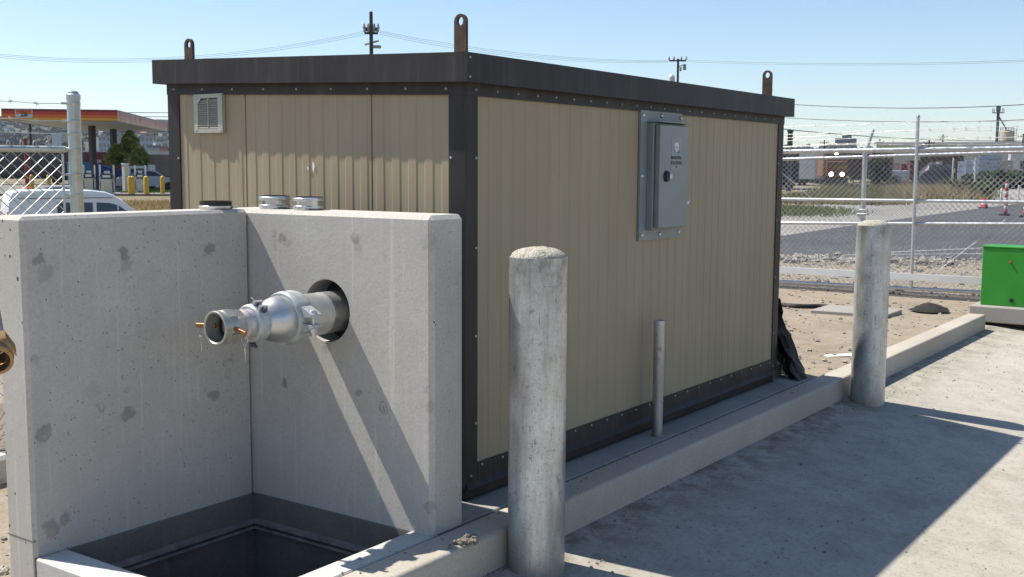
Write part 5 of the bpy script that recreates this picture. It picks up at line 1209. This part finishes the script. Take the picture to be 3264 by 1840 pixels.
# ------------------------------------------------------------------ utility poles and lines
m_wood = simple('pole_wood', (.05,.042,.036), .9, 0, .2, 4.); m_cable = simple('cable', (.03,.03,.033), .7); m_ins = simple('insulator', (.3,.3,.3), .4)
def upole(u, D, ztop, arms, lab, extra=True, r=.14, ang=0.):
    P = vpos(u, D, -.5); t = thing('utility_pole', lab, 'utility pole', P, 0, 'utility poles'); aa = math.atan2(P.y-CAM.y, P.x-CAM.x)-math.pi/2+ang; U = dirv(aa)
    b = MB(); b.tube([P, Vector((P.x,P.y,ztop))], [r*1.25, r*.8], 10); b.build('shaft', m_wood, t, smooth=40)
    for z, l0, l1 in arms:
        b = MB(); c = Vector((P.x,P.y,z)); Nn = Vector((-U.y,U.x,0)); q = [c+U*l0-Nn*.06, c+U*l1-Nn*.06, c+U*l1+Nn*.06, c+U*l0+Nn*.06]
        b.add([(v.x,v.y,z+dz) for dz in (-.07,.07) for v in q], [(3,2,1,0),(4,5,6,7),(0,1,5,4),(1,2,6,5),(2,3,7,6),(3,0,4,7)]); b.build('crossarm', m_wood, t)
        b = MB()
        for f_ in (0, .28, .72, 1): p = c+U*(l0+(l1-l0)*f_); b.lathe([(.045,.07),(.1,.12),(.1,.22),(.05,.3),(.09,.34),(.03,.42)], p, 2, 8)
        b.build('insulator', m_ins if extra else m_wood, t)
    return t, U
D1 = 74.; zpx = lambda v, u, D: at(u, v, D).z
P1z = lambda y: zpx(y*1.267, 1187, D1)
t, U = upole(1187, D1, P1z(30), [(P1z(76),-.45,.45),(P1z(84),-.42,.42)], 'dark utility pole rising behind the shelter roof, with sloped lower arm')
b = MB(); c = Vector((*vpos(1187,D1,0)[:2], P1z(107))); b.tube([c-U*.42+Vector((0,0,-.16)), c+U*.5+Vector((0,0,.12))], .07, 6)
for f_ in (.15,.33,.5): b.lathe([(.05,-.05),(.11,0),(.11,.12),(.05,.2)], c+U*f_+Vector((0,-.1,-.28)), 1, 10)
b.build('transformer_arm', m_ins, t)
b = MB()
for z_ in (76, 84, 72):
    for s_ in (-1, 1): b.tube([Vector((c.x,c.y,P1z(z_)))+U*s_*.2, Vector((c.x,c.y,P1z(z_)))+U*s_*.44+Vector((0,0,.02))], .05, 6)
b.build('dead_end_insulator', m_wood, t)
D2 = 108.; P2z = lambda y: zpx(y*1.267, 2154, D2)
t2, U2 = upole(2154, D2, P2z(148), [(P2z(153),-.85,.75)], 'utility pole with single crossarm beyond the shelter roof', True, .13)
c2 = Vector((*vpos(2154,D2,0)[:2], P2z(170))); b = MB(); b.tube([c2, c2+U2*.5+Vector((0,0,.25))], .05, 6); b.lathe([(.16,-.25),(.16,.25),(.08,.3)], c2+U2*.62, 2, 12); b.lathe([(.1,-.15),(.1,.2)], c2+U2*.25+Vector((0,0,-.2)), 2, 10); b.build('transformer', m_ins, t2)
b = MB(); cc = Vector((*vpos(2143,D2,0)[:2], P2z(200))); b.lathe([(.3,-.3),(.3,.25),(.15,.45),(.05,.5)], cc-U2*.25, 2, 12); b.build('transformer', m_lt, t2)
for (u, D, y, lab) in ((2624,330,510/1.0,'thin distant pole above the train'),(2800,340,505,'thin distant pole right of the leaning barb arm'),(3000,330,475,'thin distant pole left of the silo'),(3255,300,470,'thin distant pole right of the silo'),(2957,260,512,'short dark distant pole behind the gate top')):
    v = 200+(y-0)*.482 if y > 400 else y
    upole(u, D, zpx(200+y*.482, u, D), [(zpx(200+y*.482+10, u, D),-1.1,1.1)], lab, False, .22)
def wire(pts, D0, D1_, r, lab, grp, name='power_line'):
    # pts in source px along the wire; distance runs linearly from D0 to D1
    n = len(pts); P = []
    xs3 = [p[0] for p in pts]; us = np.linspace(xs3[0], xs3[-1], 40); co = np.polyfit(xs3, [p[1] for p in pts], 2 if n > 2 else 1)
    for u in us: f_ = (u-xs3[0])/(xs3[-1]-xs3[0]); P.append(at(u, float(np.polyval(co, u)), D0+(D1_-D0)*f_))
    b = MB(); b.tube(P, r, 5); return tag(b.build(name, m_cable, smooth=60), lab, 'power line', grp)
k_ = 1.267
G1 = 'power lines strung between the poles'
for dy, wl in ((0,'upper'),(5,'middle'),(11,'lower')):
    wire([(-120,128*k_+dy),(60*k_,139*k_+dy),(330*k_,148*k_+dy),(480*k_,143*k_+dy),(700*k_,118*k_+dy),(922*k_,77*k_+dy)], 60, D1, .007, f'{wl} thin power line sagging left from the tall pole', G1)
    wire([(950*k_,77*k_+dy),(1176*k_,117*k_+dy),(1450*k_,146*k_+dy),(1680*k_,153*k_+dy*.4)], D1, D2, .009, f'{wl} thin power line running between the two poles', G1)
for dy, wl in ((0,'upper'),(5,'lower')):
    wire([(1712*k_,151*k_+dy),(2100*k_,160*k_+dy),(2600*k_,150*k_+dy)], D2, 80, .009, f'{wl} faint power line sagging right from the crossarm pole', G1)
wire([(2490,331),(2930,345),(3264+40,331)], 60, 45, .016, 'dark cable sagging across the sky right of the shelter', G1)
wire([(2490,375),(2930,389),(3264+40,380)], 62, 50, .015, 'dark cable crossing the sky just above the barbed wire', G1)
wire([(2480,410),(2760,434),(3000,447),(3264+40,449)], 40, 62, .015, 'dark cable dipping to the right behind the barbed wire', G1)
for y, wl in ((359,'upper'),(372,'lower')): wire([(300,y),(535,y+1),(640,y+2)], 120, 120, .035, f'{wl} dark line behind the canopy left of the shelter', G1)

# ------------------------------------------------------------------ hills, town on the hill, haze
def ridge(az):   # degrees -> skyline angle (rad) above the eye
    return .020+.013*sst(40, 54, az)-.008*(1-sst(8, 30, az))+.0022*noise.noise(Vector((az*.5, 0, 0)))+.0012*noise.noise(Vector((az*1.9, 3, 0)))
def hill_z(r, az):
    top = ridge(az)*2600; f_ = sst(700, 2600, r); return -.6+top*f_+4*noise.noise(Vector((r*.004, az*.25, 1)))*f_
hb_ = MB(); azs = np.linspace(-12, 110, 150); rs = [690, 760, 850, 950, 1080, 1220, 1400, 1600, 1800, 2000, 2200, 2400, 2600, 2900, 3300]
hb_.v = [(CAM.x+r*math.cos(R(a)), CAM.y+r*math.sin(R(a)), hill_z(r, a) if r < 2700 else hill_z(2600, a)*(1-(r-2600)/900)) for r in rs for a in azs]
for i in range(len(rs)-1):
    for j in range(len(azs)-1): n_ = len(azs); hb_.f.append((i*n_+j, (i+1)*n_+j, (i+1)*n_+j+1, i*n_+j+1)); hb_.m.append(0)
def hillmat():
    t = NT('hillside'); p = t.pos(); a = t.noise(p, .012, 6, .65); f_ = t.noise(p, .05, 5, .7)
    c = t.mix(t.mr(a, .4, .6), (.035,.055,.025), (.13,.115,.07)); c = t.mix(t.mr(f_, .48, .62), c, (.022,.035,.02)); return t.fin(c, .95)
struct(hb_.build('hills', hillmat(), smooth=80, origin=(0,0,0)))
pal = [simple('house_'+n_, c, .8) for n_, c in (('white',(.6,.6,.58)),('grey',(.3,.31,.33)),('beige',(.45,.39,.3)),('tan',(.33,.27,.2)),('blue',(.25,.3,.36)),('brick',(.28,.14,.1)))]
rofs = [simple('roof_'+n_, c, .85) for n_, c in (('slate',(.12,.12,.13)),('brown',(.16,.11,.085)),('red',(.22,.09,.06)),('light',(.36,.35,.33)))]
rg_ = random.Random(77)
def house(P, wd, dp_, h, rz, m, mr, lab, flat=False):
    t = thing('house', lab, 'house', P, rz, 'houses on the hillside'); M = XF[t.name]
    b = MB(); b.box(-wd/2, wd/2, -dp_/2, dp_/2, -4, h)
    b.v = [tuple(M@Vector(v)) for v in b.v]; b.build('wall', m, t)
    b = MB()
    if flat: b.box(-wd/2-.3, wd/2+.3, -dp_/2-.3, dp_/2+.3, h+.01, h+.5)
    else:
        e = .5; hh = h+dp_*.38; b.prism([(-dp_/2-e, h+.01), (dp_/2+e, h+.01), (0, hh)], 0, -wd/2-e, wd/2+e)
    b.v = [tuple(M@Vector(v)) for v in b.v]; b.build('roof', mr, t)
    b = MB()
    for k in range(max(2, int(wd/3))):
        x = -wd/2+1.2+k*(wd-2.4)/max(1, int(wd/3)-1 or 1)
        for z in np.arange(1.2, h-1, 3.): b.box(x-.55, x+.55, -dp_/2-.04, -dp_/2+.02, z, z+1.4)
    if b.v: b.v = [tuple(M@Vector(v)) for v in b.v]; b.build('window', m_glass, t)
    return t
hn = ('white','grey','beige','tan','pale blue','brick'); rn = ('slate','brown','red','light')
for i in range(150):
    az = rg_.uniform(46.5, 62) if i < 132 else rg_.uniform(11, 30); r = 850+1650*rg_.random()**.8; z = hill_z(r, az); k, j = rg_.choice((0,0,0,1,1,2,2,3,4,5)), rg_.choice((0,0,1,2,3))
    P = (CAM.x+r*math.cos(R(az)), CAM.y+r*math.sin(R(az)), z); big = rg_.random() < .2
    house(P, rg_.uniform(16,30) if big else rg_.uniform(8,14), rg_.uniform(9,12), rg_.uniform(9,15) if big else rg_.uniform(5,8), R(az-90)+rg_.uniform(-.5,.5), pal[k], rofs[j], f'{hn[k]} {"apartment block" if big else "house"} with {"flat" if big else "pitched"} {rn[j]} roof on the distant hillside', big)
# low town buildings between the station and the hill
def block(u0, u1, vt, D, m, lab, roof=None, curved=False, wins=0, name='town_building'):
    P, Q = vpos(u0, D, -.6), vpos(u1, D, -.6); zt_ = at((u0+u1)/2, vt, D).z; wd = (Q-P).length; aa = math.atan2(Q.y-P.y, Q.x-P.x); t = thing(name, lab, 'building', P, aa, 'town buildings below the hill'); M = XF[t.name]
    b = MB(); b.box(0, wd, 0, wd*.5, 0, zt_+.6); b.v = [tuple(M@Vector(v)) for v in b.v]; b.build('wall', m, t)
    b = MB()
    if curved: b.prism([(x*wd, zt_+.61+wd*.10*math.sin(math.pi*x)) for x in np.linspace(0,1,12)]+[(wd, zt_+.605),(0, zt_+.605)][:0], 1, 0, wd*.5)
    else: b.box(-.5, wd+.5, -.5, wd*.5+.5, zt_+.61, zt_+1.8)
    b.v = [tuple(M@Vector(v)) for v in b.v]; b.build('roof', roof or m, t)
    if wins:
        for k in range(wins):
            x = wd*(k+.5)/wins
            for z in np.arange(3, zt_-1, 4.2): b = MB(); b.box(x-wd/wins*.24, x+wd/wins*.24, -.1, -.01, z, z+2.2); b.v = [tuple(M@Vector(v)) for v in b.v]; b.build('window', m_glass, t)
    return t
X3 = lambda x: 280+x*280/1355; Y3 = lambda y: 380+y*300/1452
block(X3(-25), X3(48), Y3(390), 560, pal[0], 'tall white slab building left of the canopy column'); block(X3(95), X3(190), Y3(278), 700, simple('arena_white', (.55,.57,.6), .7), 'large white hall with angled roof behind the canopy columns', pal[1], True)
block(X3(180), X3(1020), Y3(285), 820, simple('arena_grey', (.36,.39,.43), .7), 'very wide grey arena building behind the tree', pal[1], False, 14); block(X3(95), X3(170), Y3(390), 520, pal[0], 'bright white low box building by the canopy column')
block(X3(940), X3(1118), Y3(440), 600, pal[4], 'grey-blue apartment block with tall window bays right of the tree', rofs[0], False, 6); block(X3(1120), X3(1240), Y3(455), 610, simple('brick_red', (.36,.17,.13), .8), 'red brick building beside the shelter corner', rofs[1], False, 4); block(X3(1165), X3(1245), Y3(225), 1000, pal[2], 'tall pale apartment tower above the red brick building', rofs[3], False, 5)
block(X3(940), X3(1260), Y3(560), 330, pal[3], 'low tan warehouse row right of the tree', rofs[3], False, 8); block(-40, 250, 500, 330, simple('pale_shed', (.3,.31,.33), .8), 'long low pale shed behind the grey freight cars', pal[0], False, 12); block(-20, 40, 458, 500, pal[1], 'grey town building at the far left edge', rofs[0], False, 4); block(170, 200, 432, 900, pal[0], 'small bright white block on the lower hillside')
# distant trees as one mass
b = MB(); rg_ = random.Random(15)
for i in range(1500):
    az = rg_.uniform(45.5, 62.5) if i < 1150 else rg_.uniform(9, 31); r = 760+1850*rg_.random()**.75; P = Vector((CAM.x+r*math.cos(R(az)), CAM.y+r*math.sin(R(az)), hill_z(r, az))); s = rg_.uniform(3.5, 9.5)
    vs = []
    for k in range(3):
        a = -.6+k*.75
        for q in range(6): th_ = q*math.pi/3+k*.5; d = Vector((math.cos(th_)*math.cos(a), math.sin(th_)*math.cos(a), math.sin(a)+.6)); vs.append(P+d*s*rg_.uniform(.55,1.15))
    vs.append(P+Vector((0,0,s*1.5))); b.add(vs, [(k*6+q, k*6+(q+1)%6, (k+1)*6+(q+1)%6, (k+1)*6+q) for k in range(2) for q in range(6)]+[(12+q, 12+(q+1)%6, 18) for q in range(6)])
def fartree():
    t = NT('distant_trees'); p = t.pos(); n = t.noise(p, .02, 4); return t.fin(t.mix(t.mr(n, .35, .65), (.014,.028,.018), (.045,.06,.03)), .95)
tag(b.build('hillside_trees', fartree(), origin=(0,0,0)), 'dark trees covering the distant hillside among the houses', 'trees', kind='stuff')
# haze
b = MB().box(-4400, 4400, -4400, 4400, -6, 150); m = bpy.data.materials.new('haze'); m.use_nodes = True; ht = m.node_tree; ht.nodes.remove(ht.nodes['Principled BSDF'])
pv = ht.nodes.new('ShaderNodeVolumePrincipled'); pv.inputs['Color'].default_value = (.80,.88,1.0,1); pv.inputs['Density'].default_value = .00008; pv.inputs['Anisotropy'].default_value = .25
ht.links.new(pv.outputs[0], ht.nodes['Material Output'].inputs['Volume'])
tag(b.build('haze', m, origin=(0,0,0)), kind='stuff')['label'] = 'thin pale blue haze over the far town'
